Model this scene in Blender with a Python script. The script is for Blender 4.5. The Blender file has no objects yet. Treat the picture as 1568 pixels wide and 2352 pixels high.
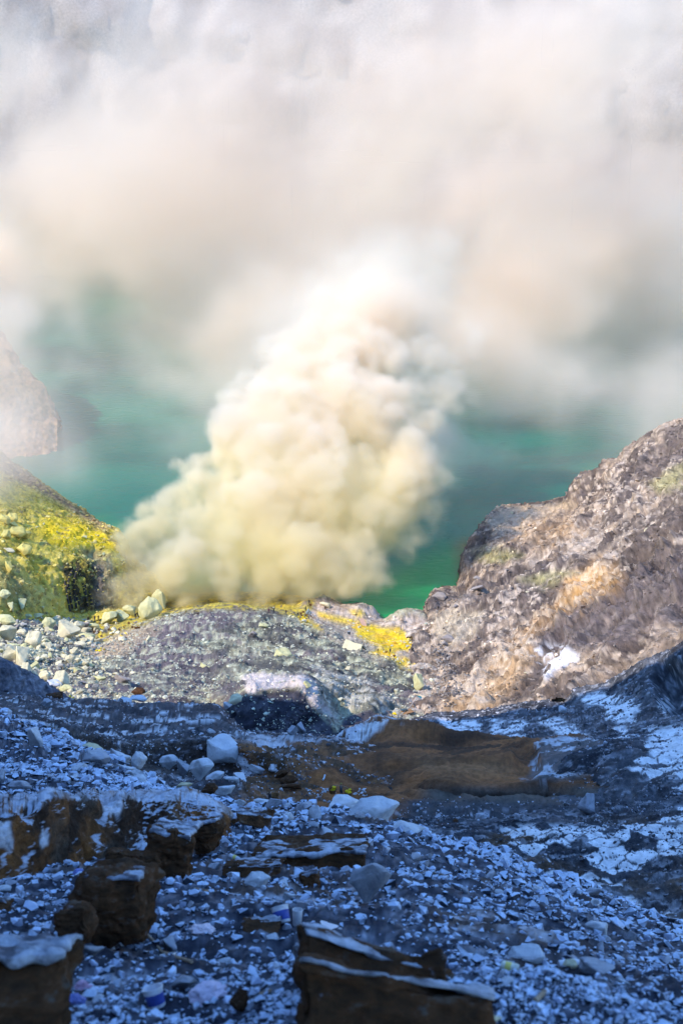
import bpy, bmesh, math, random
import numpy as np
from mathutils import Vector, Matrix, Euler, Quaternion

scene = bpy.context.scene
COL = scene.collection
R = math.radians
rng = np.random.default_rng(7)
random.seed(7)

# ------------------------------------------------------------------ camera, sky, sun, exposure
CAM_Z, PITCH, FPX = 150.0, R(18.0), 3267.0
cam_data = bpy.data.cameras.new("camera")
cam = bpy.data.objects.new("camera", cam_data)
COL.objects.link(cam)
cam.location = (0, 0, CAM_Z)
cam.rotation_euler = (R(90) - PITCH, 0, 0)
cam_data.sensor_fit = 'VERTICAL'
cam_data.sensor_height = 36.0
cam_data.lens = 36.0 * FPX / 2352.0
cam_data.clip_start = 0.5
cam_data.clip_end = 6000
cam_data.dof.use_dof = True
cam_data.dof.focus_distance = 230.0
cam_data.dof.aperture_fstop = 2.4
scene.camera = cam

SUN_EL, SUN_FROM = R(44.0), (-math.cos(R(30)), -math.sin(R(30)))     # sun high on the left, a little behind
world = bpy.data.worlds.new("World")
scene.world = world
world.use_nodes = True
wn = world.node_tree.nodes
sky = wn.new('ShaderNodeTexSky')
sky.sky_type = 'NISHITA'
sky.sun_disc = False
sky.sun_elevation = SUN_EL
sky.sun_rotation = math.atan2(SUN_FROM[0], SUN_FROM[1])
sky.altitude = 2300
sky.air_density = 1.7
sky.dust_density = 0.0
sky.ozone_density = 10.0
world.node_tree.links.new(sky.outputs[0], wn['Background'].inputs[0])
wn['Background'].inputs[1].default_value = 0.15

sun_data = bpy.data.lights.new("sun", 'SUN')
sun_data.energy = 2.0
sun_data.angle = R(0.5)
sun_data.color = (1.0, 0.84, 0.64)
sun = bpy.data.objects.new("sun", sun_data)
COL.objects.link(sun)
SUN_DIR = Vector((-SUN_FROM[0] * math.cos(SUN_EL), -SUN_FROM[1] * math.cos(SUN_EL), -math.sin(SUN_EL)))
sun.rotation_euler = SUN_DIR.to_track_quat('-Z', 'Y').to_euler()
sun.location = (-200, -50, 400)

scene.view_settings.view_transform = 'Standard'
scene.view_settings.look = 'None'
scene.view_settings.exposure = 1.58
scene.view_settings.gamma = 1.0
cy = scene.cycles
cy.use_denoising = True
cy.max_bounces = 14
cy.diffuse_bounces = 3
cy.glossy_bounces = 2
cy.transmission_bounces = 2
cy.volume_bounces = 12
cy.volume_step_rate = 1.0
cy.volume_max_steps = 512
cy.use_adaptive_sampling = True
cy.adaptive_threshold = 0.02
scene.render.use_persistent_data = False

# ------------------------------------------------------------------ view geometry helpers
SP, CP = math.sin(PITCH), math.cos(PITCH)

def unproj(u, v, Y):
    """world point at forward distance Y seen at photograph position (u, v) on a 1568 x 2352 frame"""
    u, v, Y = np.asarray(u, float), np.asarray(v, float), np.asarray(Y, float)
    a, b = (u - 784) / FPX, (1176 - v) / FPX
    t = Y / (CP + b * SP)
    return np.stack([a * t, Y + 0 * t, CAM_Z + t * (-SP + b * CP)], -1)

def proj(P):
    P = np.asarray(P, float)
    x, y, z = P[..., 0], P[..., 1], P[..., 2] - CAM_Z
    d = y * CP - z * SP
    h = y * SP + z * CP
    d = np.where(d < 0.1, 0.1, d)
    return 784 + FPX * x / d, 1176 - FPX * h / d

def LY(v, f=1.0):
    """forward distance at which the lake surface (z = 0) is seen at row v"""
    return float(CAM_Z / math.tan(PITCH + math.atan((v - 1176) / FPX)) * f)

# ------------------------------------------------------------------ numpy noise
_NT = np.random.default_rng(11).random((64, 64, 64), dtype=np.float32) * 2 - 1

def vnoise(P, scale, seed=0):
    """smooth value noise, P (...,3) in metres, scale = feature size (scalar or 3)"""
    sh = P.shape[:-1]
    Q = (np.asarray(P, np.float32).reshape(-1, 3) / np.asarray(scale, np.float32)) + np.float32(seed * 17.37 + 1000)
    I = np.floor(Q).astype(np.int32)
    F = Q - I
    F = F * F * (3 - 2 * F)
    x0, y0, z0 = (I & 63).T
    x1, y1, z1 = ((I + 1) & 63).T
    fx, fy, fz = F.T
    T = _NT
    a = T[x0, y0, z0] * (1 - fx) + T[x1, y0, z0] * fx
    b = T[x0, y1, z0] * (1 - fx) + T[x1, y1, z0] * fx
    c = T[x0, y0, z1] * (1 - fx) + T[x1, y0, z1] * fx
    d = T[x0, y1, z1] * (1 - fx) + T[x1, y1, z1] * fx
    return ((a * (1 - fy) + b * fy) * (1 - fz) + (c * (1 - fy) + d * fy) * fz).reshape(sh)

def fbm(P, scale, octaves=5, seed=0, gain=0.5, ridged=False):
    out, amp, tot = 0, 1.0, 0
    sc = np.asarray(scale, float)
    for o in range(octaves):
        n = vnoise(P, sc, seed + o * 3)
        if ridged:
            n = 1 - 2 * np.abs(n)
        out = out + n * amp
        tot += amp
        amp *= gain
        sc = sc / 2.03
    return out / tot

def plates(x, y, size, seed=0, jit=0.9):
    """cracked plates: (distance to the crack, one random number per plate)"""
    x, y = x / size, y / size
    ix, iy = np.floor(x).astype(int), np.floor(y).astype(int)
    d1 = np.full(x.shape, 9.0); d2 = d1.copy(); rid = np.zeros(x.shape)
    for i in (-1, 0, 1):
        for j in (-1, 0, 1):
            a, b = (ix + i) & 63, (iy + j) & 63
            px = ix + i + .5 + .5 * jit * _NT[a, b, seed & 63]; py = iy + j + .5 + .5 * jit * _NT[a, b, (seed + 1) & 63]
            d = np.hypot(x - px, y - py)
            near = d < d1
            d2 = np.where(near, d1, np.minimum(d2, d)); rid = np.where(near, _NT[a, b, (seed + 2) & 63] * .5 + .5, rid); d1 = np.minimum(d1, d)
    return d2 - d1, rid

def sstep(a, b, x):
    t = np.clip((x - a) / (b - a), 0, 1)
    return t * t * (3 - 2 * t)

def poly_mask(U, V, poly, soft=8):
    """1 inside the outline, soft edge in photograph pixels"""
    poly = np.asarray(poly, float)
    inside = np.zeros(U.shape, bool)
    dmin = np.full(U.shape, 1e9)
    n = len(poly)
    for i in range(n):
        x0, y0 = poly[i]
        x1, y1 = poly[(i + 1) % n]
        if y0 != y1:
            c = ((y0 > V) != (y1 > V)) & (U < (x1 - x0) * (V - y0) / (y1 - y0) + x0)
            inside ^= c
        dx, dy = x1 - x0, y1 - y0
        t = np.clip(((U - x0) * dx + (V - y0) * dy) / (dx * dx + dy * dy + 1e-9), 0, 1)
        dmin = np.minimum(dmin, np.hypot(U - x0 - t * dx, V - y0 - t * dy))
    sd = np.where(inside, dmin, -dmin)
    return sstep(-soft, soft, sd)

def mix(a, b, m):
    a, b = np.asarray(a, float), np.asarray(b, float)
    m = np.asarray(m)[..., None]
    return a * (1 - m) + b * m

# ------------------------------------------------------------------ mesh helpers
def tag(o, label=None, cat=None, group=None, kind=None):
    if label: o['label'] = label
    if cat: o['category'] = cat
    if group: o['group'] = group
    if kind: o['kind'] = kind
    return o

def mesh_arrays(name, V, F, col=None, smooth=False):
    V = np.asarray(V, np.float32).reshape(-1, 3)
    F = np.asarray(F, np.int32)
    k = F.shape[1]
    me = bpy.data.meshes.new(name)
    me.vertices.add(len(V))
    me.vertices.foreach_set('co', V.ravel())
    me.loops.add(F.size)
    me.loops.foreach_set('vertex_index', F.ravel())
    me.polygons.add(len(F))
    me.polygons.foreach_set('loop_start', np.arange(0, F.size, k, dtype=np.int32))
    me.polygons.foreach_set('loop_total', np.full(len(F), k, np.int32))
    me.polygons.foreach_set('use_smooth', np.full(len(F), smooth, bool))
    if col is not None:
        ca = me.color_attributes.new('Col', 'FLOAT_COLOR', 'POINT')
        c4 = np.ones((len(V), 4), np.float32)
        c4[:, :3] = np.clip(np.asarray(col).reshape(-1, 3), 0.002, 0.95)
        ca.data.foreach_set('color', c4.ravel())
    me.update(calc_edges=True)
    return me

def link(name, me, mat=None, parent=None):
    o = bpy.data.objects.new(name, me)
    COL.objects.link(o)
    if mat is not None:
        if len(me.materials) == 0:
            me.materials.append(mat)
    if parent is not None:
        o.parent = parent
    return o

def empty(name, loc=(0, 0, 0), rot=(0, 0, 0)):
    o = bpy.data.objects.new(name, None)
    o.empty_display_size = 0.3
    COL.objects.link(o)
    o.location = loc
    o.rotation_euler = rot
    return o

# ------------------------------------------------------------------ materials
def node_mat(name):
    m = bpy.data.materials.new(name)
    m.use_nodes = True
    nt = m.node_tree
    nt.nodes.clear()
    out = nt.nodes.new('ShaderNodeOutputMaterial')
    return m, nt, out

def rock_mat(name, color=None, vary=0.35, scale=1.0, bump=0.5, rough=0.9, dark=None, dark_at=0.5, frost=None):
    """procedural stone or earth: colour (or the mesh's own Col) broken up by noise, with bump"""
    m, nt, out = node_mat(name)
    N, L = nt.nodes, nt.links
    b = N.new('ShaderNodeBsdfPrincipled')
    b.inputs['Roughness'].default_value = rough
    b.inputs['Specular IOR Level'].default_value = 0.25
    L.new(b.outputs[0], out.inputs[0])
    tc = N.new('ShaderNodeTexCoord')
    n1 = N.new('ShaderNodeTexNoise')
    n1.inputs['Scale'].default_value = scale
    n1.inputs['Detail'].default_value = 8
    n1.inputs['Roughness'].default_value = 0.65
    L.new(tc.outputs['Object'], n1.inputs['Vector'])
    mr = N.new('ShaderNodeMapRange')
    mr.inputs[1].default_value = 0.3
    mr.inputs[2].default_value = 0.7
    mr.inputs[3].default_value = 1 - vary
    mr.inputs[4].default_value = 1 + vary
    L.new(n1.outputs[0], mr.inputs[0])
    mul = N.new('ShaderNodeVectorMath')
    mul.operation = 'MULTIPLY'
    if color is None:
        at = N.new('ShaderNodeAttribute')
        at.attribute_name = 'Col'
        src = at.outputs['Color']
    else:
        c = N.new('ShaderNodeRGB')
        c.outputs[0].default_value = (*color, 1)
        src = c.outputs[0]
        if dark is not None:
            n3 = N.new('ShaderNodeTexNoise')
            n3.inputs['Scale'].default_value = scale * 0.45
            n3.inputs['Detail'].default_value = 5
            L.new(tc.outputs['Object'], n3.inputs['Vector'])
            r = N.new('ShaderNodeMapRange')
            r.inputs[1].default_value = dark_at - 0.06
            r.inputs[2].default_value = dark_at + 0.1
            L.new(n3.outputs[0], r.inputs[0])
            mx = N.new('ShaderNodeMix')
            mx.data_type = 'RGBA'
            mx.inputs[6].default_value = (*color, 1)
            mx.inputs[7].default_value = (*dark, 1)
            L.new(r.outputs[0], mx.inputs[0])
            src = mx.outputs[2]
    L.new(src, mul.inputs[0])
    L.new(mr.outputs[0], mul.inputs[1])
    fin = mul.outputs[0]
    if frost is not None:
        # pale ash and frost on the upward faces, patchy; skylight on the tops is painted in too
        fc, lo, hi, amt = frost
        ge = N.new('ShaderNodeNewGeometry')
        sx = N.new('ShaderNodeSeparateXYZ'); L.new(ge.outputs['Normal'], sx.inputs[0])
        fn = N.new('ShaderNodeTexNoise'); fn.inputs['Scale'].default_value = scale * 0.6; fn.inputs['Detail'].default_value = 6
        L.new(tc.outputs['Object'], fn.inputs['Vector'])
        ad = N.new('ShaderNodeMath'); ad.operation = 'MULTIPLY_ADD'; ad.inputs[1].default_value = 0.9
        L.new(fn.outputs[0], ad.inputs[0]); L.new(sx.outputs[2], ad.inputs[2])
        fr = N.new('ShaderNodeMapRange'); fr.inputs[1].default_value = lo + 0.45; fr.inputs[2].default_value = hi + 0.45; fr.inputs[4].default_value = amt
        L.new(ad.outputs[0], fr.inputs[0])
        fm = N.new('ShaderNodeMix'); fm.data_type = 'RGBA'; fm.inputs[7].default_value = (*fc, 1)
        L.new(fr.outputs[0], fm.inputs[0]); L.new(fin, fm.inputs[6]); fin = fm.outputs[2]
    L.new(fin, b.inputs['Base Color'])
    if bump:
        n2 = N.new('ShaderNodeTexNoise')
        n2.inputs['Scale'].default_value = scale * 2.3
        n2.inputs['Detail'].default_value = 9
        n2.inputs['Roughness'].default_value = 0.7
        L.new(tc.outputs['Object'], n2.inputs['Vector'])
        bp = N.new('ShaderNodeBump')
        bp.inputs['Strength'].default_value = bump
        bp.inputs['Distance'].default_value = 0.6 / scale
        L.new(n2.outputs[0], bp.inputs['Height'])
        L.new(bp.outputs[0], b.inputs['Normal'])
    return m

def ash_mat(name):
    """compacted volcanic ash: thin uneven beds of dark brown, rust and grey"""
    m, nt, out = node_mat(name)
    N, L = nt.nodes, nt.links
    b = N.new('ShaderNodeBsdfPrincipled'); b.inputs['Roughness'].default_value = 0.95; b.inputs['Specular IOR Level'].default_value = 0.15
    L.new(b.outputs[0], out.inputs[0])
    tc = N.new('ShaderNodeTexCoord')
    mp = N.new('ShaderNodeMapping'); mp.inputs['Scale'].default_value = (1.3, 1.3, 3.4); L.new(tc.outputs['Object'], mp.inputs['Vector'])
    n1 = N.new('ShaderNodeTexNoise'); n1.inputs['Scale'].default_value = 2.2; n1.inputs['Detail'].default_value = 9; n1.inputs['Roughness'].default_value = .68; L.new(mp.outputs[0], n1.inputs['Vector'])
    cr = N.new('ShaderNodeValToRGB'); e = cr.color_ramp.elements
    e[0].position, e[0].color = .30, (.018, .011, .007, 1)
    e[1].position, e[1].color = .78, (.135, .055, .02, 1)
    for p, c in ((.45, (.055, .027, .012, 1)), (.55, (.085, .036, .014, 1)), (.63, (.10, .075, .055, 1))):
        k = e.new(p); k.color = c
    L.new(n1.outputs[0], cr.inputs[0])
    n2 = N.new('ShaderNodeTexNoise'); n2.inputs['Scale'].default_value = 4.5; n2.inputs['Detail'].default_value = 8; n2.inputs['Roughness'].default_value = .7; L.new(tc.outputs['Object'], n2.inputs['Vector'])
    mr = N.new('ShaderNodeMapRange'); mr.inputs[1].default_value = .62; mr.inputs[2].default_value = .72; mr.inputs[4].default_value = .7; L.new(n2.outputs[0], mr.inputs[0])
    mx = N.new('ShaderNodeMix'); mx.data_type = 'RGBA'; mx.inputs[7].default_value = (.26, .28, .33, 1)
    L.new(mr.outputs[0], mx.inputs[0]); L.new(cr.outputs[0], mx.inputs[6]); L.new(mx.outputs[2], b.inputs['Base Color'])
    ad = N.new('ShaderNodeMath'); ad.operation = 'ADD'; L.new(n1.outputs[0], ad.inputs[0]); L.new(n2.outputs[0], ad.inputs[1])
    bp = N.new('ShaderNodeBump'); bp.inputs['Strength'].default_value = .9; bp.inputs['Distance'].default_value = .08; L.new(ad.outputs[0], bp.inputs['Height']); L.new(bp.outputs[0], b.inputs['Normal'])
    return m

def plain_mat(name, color, rough=0.6, vary=0.15, scale=20, bump=0.0, metal=0.0):
    m = rock_mat(name, color, vary, scale, bump, rough)
    m.node_tree.nodes['Principled BSDF'].inputs['Metallic'].default_value = metal
    return m

M_FAR = rock_mat('far_terrain', scale=0.55, vary=0.30, bump=0.7)
M_MID = rock_mat('mid_terrain', scale=1.1, vary=0.32, bump=0.7)
M_NEAR = rock_mat('near_terrain', scale=5.0, vary=0.35, bump=0.7)
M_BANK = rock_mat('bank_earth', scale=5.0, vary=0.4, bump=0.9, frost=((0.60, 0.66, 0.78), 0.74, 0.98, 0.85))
M_RUB_F = rock_mat('far_rubble', scale=0.9, vary=0.25, bump=0.4)
M_RUB_N = rock_mat('near_rubble', scale=7.0, vary=0.35, bump=0.5, frost=((0.64, 0.76, 0.95), 0.56, 0.98, 0.75))  # blue of the skylit shade is put into this frost colour

# ------------------------------------------------------------------ lofted terrain patches
class Patch:
    pass

def loft(name, rows, u0, u1, step=2.2, disp=None, color=None, mat=None, smooth_rows=2, kind='structure', rowstep=None, micro=1.0):
    """rows: near-to-far polylines [(u, v, Y[, z])], joined into one terrain sheet; disp(P, U, V, cell) -> metres along normal"""
    nu = max(8, int((u1 - u0) / step))
    us = np.linspace(u0, u1, nu)
    lines = []
    for r in rows:
        r = np.array([(p + (np.nan,))[:4] if len(p) == 3 else p for p in r], float)
        v = np.interp(us, r[:, 0], r[:, 1])
        Y = np.interp(us, r[:, 0], r[:, 2])
        P = unproj(us, v, Y)
        if not np.isnan(r[:, 3]).any():
            P[:, 2] = np.interp(us, r[:, 0], r[:, 3])
        # soften the corners of the hand-set line
        k = max(1, int(9 / step))
        ker = np.hanning(2 * k + 3); ker /= ker.sum()
        pad = len(ker) // 2
        for c in range(3):
            e = np.concatenate([np.full(pad, P[0, c]), P[:, c], np.full(pad, P[-1, c])])
            e[:pad] = 2 * P[0, c] - P[1:pad + 1, c][::-1]
            e[-pad:] = 2 * P[-1, c] - P[-pad - 1:-1, c][::-1]
            P[:, c] = np.convolve(e, ker, 'valid')
        lines.append(P)
    grid = []
    for i in range(len(lines) - 1):
        A, B = lines[i], lines[i + 1]
        ua, va = proj(A); ub, vb = proj(B)
        npx = np.percentile(np.abs(vb - va), 85)
        n = int(min(260, max(6, npx / (rowstep or step))))
        Pm = lines[i - 1] if i else 2 * A - B
        Pn = lines[i + 2] if i + 2 < len(lines) else 2 * B - A
        ta = 0.5 * (B - Pm) * 0.6; tb = 0.5 * (Pn - A) * 0.6
        lim = np.linalg.norm(B - A, axis=1, keepdims=True)
        for t_ in (ta, tb):
            ln = np.linalg.norm(t_, axis=1, keepdims=True) + 1e-9
            t_ *= np.minimum(1, 1.0 * lim / ln)
        for t in np.linspace(0, 1, n, endpoint=(i == len(lines) - 2)):
            h0 = 2 * t**3 - 3 * t**2 + 1; h1 = t**3 - 2 * t**2 + t
            h2 = -2 * t**3 + 3 * t**2; h3 = t**3 - t**2
            grid.append(h0 * A + h1 * ta + h2 * B + h3 * tb)
    P = np.array(grid)                                   # rows, cols, 3
    U, V = proj(P)
    cell = np.hypot(P[..., 1], CAM_Z - P[..., 2]) / FPX * step
    if disp is not None:
        du = np.gradient(P, axis=1); dv = np.gradient(P, axis=0)
        Nn = np.cross(du, dv)
        Nn /= np.linalg.norm(Nn, axis=-1, keepdims=True) + 1e-9
        if Nn[..., 2].mean() < 0: Nn = -Nn
        P = P + disp(P, U, V, cell, Nn)
    if micro:
        # grit and small broken edges, a few sheet cells wide
        m5 = float(np.median(cell)) * 4.5
        g1 = fbm(P, m5, 3, 401, gain=0.6, ridged=True)
        g2 = vnoise(P, (m5 * 1.6, m5 * 1.6, m5 * 0.8), 405)
        P = P + Nn * ((g1 * 0.30 + np.round(g2 * 2.2) * 0.14) * m5 * micro)[..., None]
    U, V = proj(P)
    C = color(P, U, V) if color is not None else np.full(P.shape, 0.2)
    if micro:
        g3 = fbm(P, m5 * 0.8, 2, 411)
        C = C * (1 + 0.5 * micro * (C.max(-1) < 0.5) * np.clip(g3 * 1.6, -1, 1))[..., None]
    m, n = P.shape[:2]
    idx = np.arange(m * n).reshape(m, n)
    F = np.stack([idx[:-1, :-1], idx[:-1, 1:], idx[1:, 1:], idx[1:, :-1]], -1).reshape(-1, 4)
    me = mesh_arrays(name, P, F, C, smooth=True)
    o = link(name, me, mat)
    if kind: o['kind'] = kind
    p = Patch()
    p.o, p.P, p.U, p.V, p.C = o, P, U, V, C
    du = np.gradient(P, axis=1); dv = np.gradient(P, axis=0)
    Nn = np.cross(du, dv); Nn /= np.linalg.norm(Nn, axis=-1, keepdims=True) + 1e-9
    if Nn[..., 2].mean() < 0: Nn = -Nn
    p.N = Nn
    return p

def at(patch, u, v):
    """the point of a terrain patch seen at (u, v)"""
    d = (patch.U - u) ** 2 + (patch.V - v) ** 2
    d = d + 0.02 * (patch.P[..., 1] - patch.P[..., 1].min())
    i = np.unravel_index(np.argmin(d), d.shape)
    return patch.P[i].copy(), patch.N[i].copy()

# ------------------------------------------------------------------ stones
def hull_stone(seed, n=16, flat=1.0):
    r = random.Random(seed)
    bm = bmesh.new()
    for i in range(n):
        d = Vector((r.gauss(0, 1), r.gauss(0, 1), r.gauss(0, 1))).normalized()
        bm.verts.new((d.x * r.uniform(.75, 1.05), d.y * r.uniform(.65, 1.0), d.z * r.uniform(.6, .9) * flat))
    res = bmesh.ops.convex_hull(bm, input=bm.verts)
    bmesh.ops.delete(bm, geom=[g for g in res['geom_interior'] if isinstance(g, bmesh.types.BMVert)], context='VERTS')
    loose = [v for v in bm.verts if not v.link_faces]
    bmesh.ops.delete(bm, geom=loose, context='VERTS')
    bmesh.ops.triangulate(bm, faces=bm.faces)
    bm.verts.index_update()
    V = np.array([v.co[:] for v in bm.verts])
    F = np.array([[v.index for v in f.verts] for f in bm.faces])
    bm.free()
    return V, F

STONES = [hull_stone(100 + i, 9 + i % 7, 0.75 + 0.05 * (i % 5)) for i in range(16)]

def boulder_mesh(name, seed, n=13, cuts=3, rough=0.07, bevel=0.10):
    """a broken boulder: chipped hull, worn edges, pitted faces; unit radius"""
    V, F = hull_stone(seed, n, 0.95)
    me = bpy.data.meshes.new(name)
    me.from_pydata(V.tolist(), [], F.tolist())
    bm = bmesh.new(); bm.from_mesh(me)
    bmesh.ops.dissolve_limit(bm, angle_limit=R(12), verts=bm.verts, edges=bm.edges)
    bmesh.ops.bevel(bm, geom=bm.edges[:], offset=bevel, segments=1, affect='EDGES', clamp_overlap=True)
    bmesh.ops.triangulate(bm, faces=bm.faces)
    for _ in range(cuts):
        long = [e for e in bm.edges if e.calc_length() > 0.16]
        if not long: break
        bmesh.ops.subdivide_edges(bm, edges=long, cuts=1, use_grid_fill=False)
        bmesh.ops.triangulate(bm, faces=bm.faces)
    bm.normal_update()
    P = np.array([v.co[:] for v in bm.verts]); N = np.array([v.normal[:] for v in bm.verts])
    d = fbm(P + seed * 3.1, 0.7, 5, seed % 9) * rough * 1.5 + fbm(P + seed, 0.25, 3, 4, ridged=True) * rough * 0.4
    P = P + N * d[:, None]
    for v, p in zip(bm.verts, P): v.co = p
    for f in bm.faces: f.smooth = True
    bm.normal_update()
    for e in bm.edges:
        if len(e.link_faces) == 2 and e.calc_face_angle(0) > R(28): e.smooth = False
    bm.to_mesh(me); bm.free()
    return me

def rot_mats(n, g, tilt=True):
    q = g.normal(size=(n, 4)); q /= np.linalg.norm(q, axis=1, keepdims=True)
    w, x, y, z = q.T
    return np.stack([1-2*(y*y+z*z), 2*(x*y-z*w), 2*(x*z+y*w), 2*(x*y+z*w), 1-2*(x*x+z*z), 2*(y*z-x*w), 2*(x*z-y*w), 2*(y*z+x*w), 1-2*(x*x+y*y)], -1).reshape(n, 3, 3)

class Rubble:
    """collects many small stones for one mesh"""
    def __init__(s): s.V, s.F, s.C, s.n = [], [], [], 0
    def add(s, pos, size, col, g, flat=0.8, sink=0.3):
        k = g.integers(0, len(STONES), len(pos))
        for i, (V, F) in enumerate(STONES):
            sel = np.nonzero(k == i)[0]
            if not len(sel): continue
            Rm = rot_mats(len(sel), g)
            W = np.einsum('nij,vj->nvi', Rm, V) * size[sel][:, None, None]
            W[..., 2] *= flat
            W += pos[sel][:, None, :]
            W[..., 2] += (size[sel] * flat * (1 - 2 * sink) * 0.6)[:, None]
            s.V.append(W.reshape(-1, 3))
            s.F.append((F[None] + (np.arange(len(sel)) * len(V))[:, None, None] + s.n).reshape(-1, 3))
            s.C.append(np.repeat(col[sel], len(V), 0))
            s.n += len(sel) * len(V)
    def build(s, name, mat, label):
        me = mesh_arrays(name, np.concatenate(s.V), np.concatenate(s.F), np.concatenate(s.C))
        o = link(name, me, mat)
        return tag(o, label, 'stones', None, 'stuff')

def sample(patch, n, weight, g):
    w = weight * np.ones(patch.U.shape)
    # even spread in the world along range would crowd the far rows: spread by seen area
    p = (w / w.sum()).ravel()
    i = g.choice(p.size, n, p=p)
    return i

def in_frame(patch, m=60):
    return ((patch.U > -m) & (patch.U < 1568 + m) & (patch.V < 2352 + m)).astype(float)
# ------------------------------------------------------------------ colours of the ground
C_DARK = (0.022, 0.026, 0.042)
C_FROST = (0.60, 0.65, 0.75)
C_BROWN = (0.10, 0.055, 0.022)
C_OCHRE = (0.22, 0.09, 0.025)
C_STRATA = (0.085, 0.08, 0.09)

def ledges(P, step, seed=3):
    """worn horizontal beds: offset along the normal that follows height"""
    z = P[..., 2] + vnoise(P, 14, seed) * step * 1.6 + P[..., 0] * 0.03
    a = np.zeros(z.shape)
    for k, s in enumerate((1.0, 0.43)):
        q = np.stack([z * 0 + seed * 7.1 + k, z * 0, z / (step * s)], -1)
        a += vnoise(q, 1.0, seed + k) * s
    return a

# ------------------------------------------------------------------ near scree slope
scree_rows = [
    [(-300, 3000, 5.5), (1870, 3000, 5.5)],
    [(-300, 2352, 8.8), (900, 2352, 8.8), (1300, 2352, 9.0), (1568, 2352, 9.5), (1870, 2420, 9.5)],
    [(-300, 2210, 13), (500, 2210, 13), (900, 2205, 13), (1200, 2230, 13), (1568, 2275, 13), (1870, 2360, 12.5)],
    [(-300, 2060, 19.5), (500, 2060, 19.5), (900, 2065, 19.5), (1200, 2130, 19.0), (1568, 2232, 18), (1870, 2330, 16)],
    [(-300, 1960, 28), (300, 1960, 28), (600, 1950, 28), (900, 1970, 28), (1150, 2050, 27), (1350, 2120, 26), (1568, 2195, 24), (1870, 2310, 21)],
    [(-300, 1850, 41), (0, 1850, 41), (300, 1855, 41), (520, 1878, 39), (620, 1890, 38), (800, 1880, 40), (900, 1922, 37), (1000, 1962, 36), (1150, 2002, 34), (1300, 2050, 32), (1450, 2125, 30), (1568, 2180, 28), (1870, 2300, 24)],
    [(-300, 1700, 62), (0, 1730, 60), (200, 1775, 57), (400, 1822, 50), (520, 1855, 45), (620, 1868, 43), (800, 1862, 46), (900, 1906, 42), (1000, 1948, 40), (1150, 1986, 38), (1300, 2030, 36), (1450, 2108, 33), (1568, 2166, 31), (1870, 2294, 26)],
    [(-300, 1560, 92), (0, 1645, 86), (100, 1690, 79), (200, 1730, 71), (300, 1770, 63), (400, 1806, 55), (520, 1848, 48), (620, 1866, 45), (800, 1860, 48), (900, 1904, 44), (1000, 1946, 42), (1150, 1984, 40), (1300, 2028, 38), (1450, 2106, 35), (1568, 2164, 33), (1870, 2292, 28)],
    [(-300, 1700, 110), (0, 1760, 102), (200, 1850, 86), (400, 1920, 70), (520, 1960, 62), (800, 1990, 62), (1000, 2090, 56), (1300, 2190, 50), (1568, 2330, 44), (1870, 2450, 40)],
]
def scree_disp(P, U, V, cell, N):
    a = 0.9 * fbm(P, 9, 3, 1) * sstep(12, 40, P[..., 1]) + 0.42 * fbm(P, 2.2, 3, 5) + 0.15 * fbm(P, 0.55, 4, 9, ridged=True)
    return N * a[..., None]
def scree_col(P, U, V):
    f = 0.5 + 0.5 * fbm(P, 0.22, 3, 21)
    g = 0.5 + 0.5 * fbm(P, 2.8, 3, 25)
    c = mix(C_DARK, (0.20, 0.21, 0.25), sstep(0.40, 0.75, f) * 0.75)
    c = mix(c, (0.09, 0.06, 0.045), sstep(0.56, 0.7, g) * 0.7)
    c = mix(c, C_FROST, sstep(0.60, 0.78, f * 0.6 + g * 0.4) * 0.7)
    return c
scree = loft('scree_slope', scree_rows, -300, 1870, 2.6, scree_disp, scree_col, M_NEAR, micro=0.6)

# ------------------------------------------------------------------ brown ash bank across the left of the near slope
bank_rows = [
    [(-320, 2075, 20), (0, 2060, 20), (90, 2020, 21.5), (200, 1985, 24), (320, 1958, 26.4), (430, 1950, 27), (520, 1950, 27), (560, 1935, 28.5)],
    [(-320, 2040, 20.6), (0, 2030, 20.8), (90, 2000, 22.3), (200, 1965, 24.6), (320, 1938, 27), (430, 1930, 27.8), (510, 1930, 27.8), (545, 1918, 29.2)],
    [(-320, 1870, 21.6), (0, 1872, 22), (90, 1864, 23.4), (110, 1850, 24), (200, 1848, 26), (320, 1848, 28.2), (430, 1852, 28.8), (505, 1866, 28.8), (530, 1880, 30)],
    [(-320, 1857, 22.2), (0, 1858, 22.6), (95, 1854, 24.2), (110, 1836, 24.8), (200, 1832, 26.8), (320, 1834, 29), (430, 1838, 29.6), (505, 1854, 29.6), (535, 1872, 30.8)],
    [(-320, 1848, 27), (0, 1850, 27), (95, 1846, 29), (200, 1824, 33), (320, 1826, 36), (430, 1832, 37), (505, 1850, 37), (535, 1870, 38)],
    [(-320, 1862, 33), (0, 1862, 33), (95, 1862, 34), (200, 1845, 37), (320, 1848, 40), (430, 1850, 41), (505, 1872, 41), (540, 1890, 42)],
]
def bank_disp(P, U, V, cell, N):
    a = 0.42 * fbm(P, 2.6, 4, 31) + 0.10 * fbm(P, (0.35, 0.35, 0.9), 4, 33, ridged=True) + 0.10 * ledges(P, 0.5, 5)
    h = vnoise(P, (0.6, 0.6, 2.0), 37)
    a = a - 0.25 * sstep(0.35, 0.7, h)
    return N * a[..., None]
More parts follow.
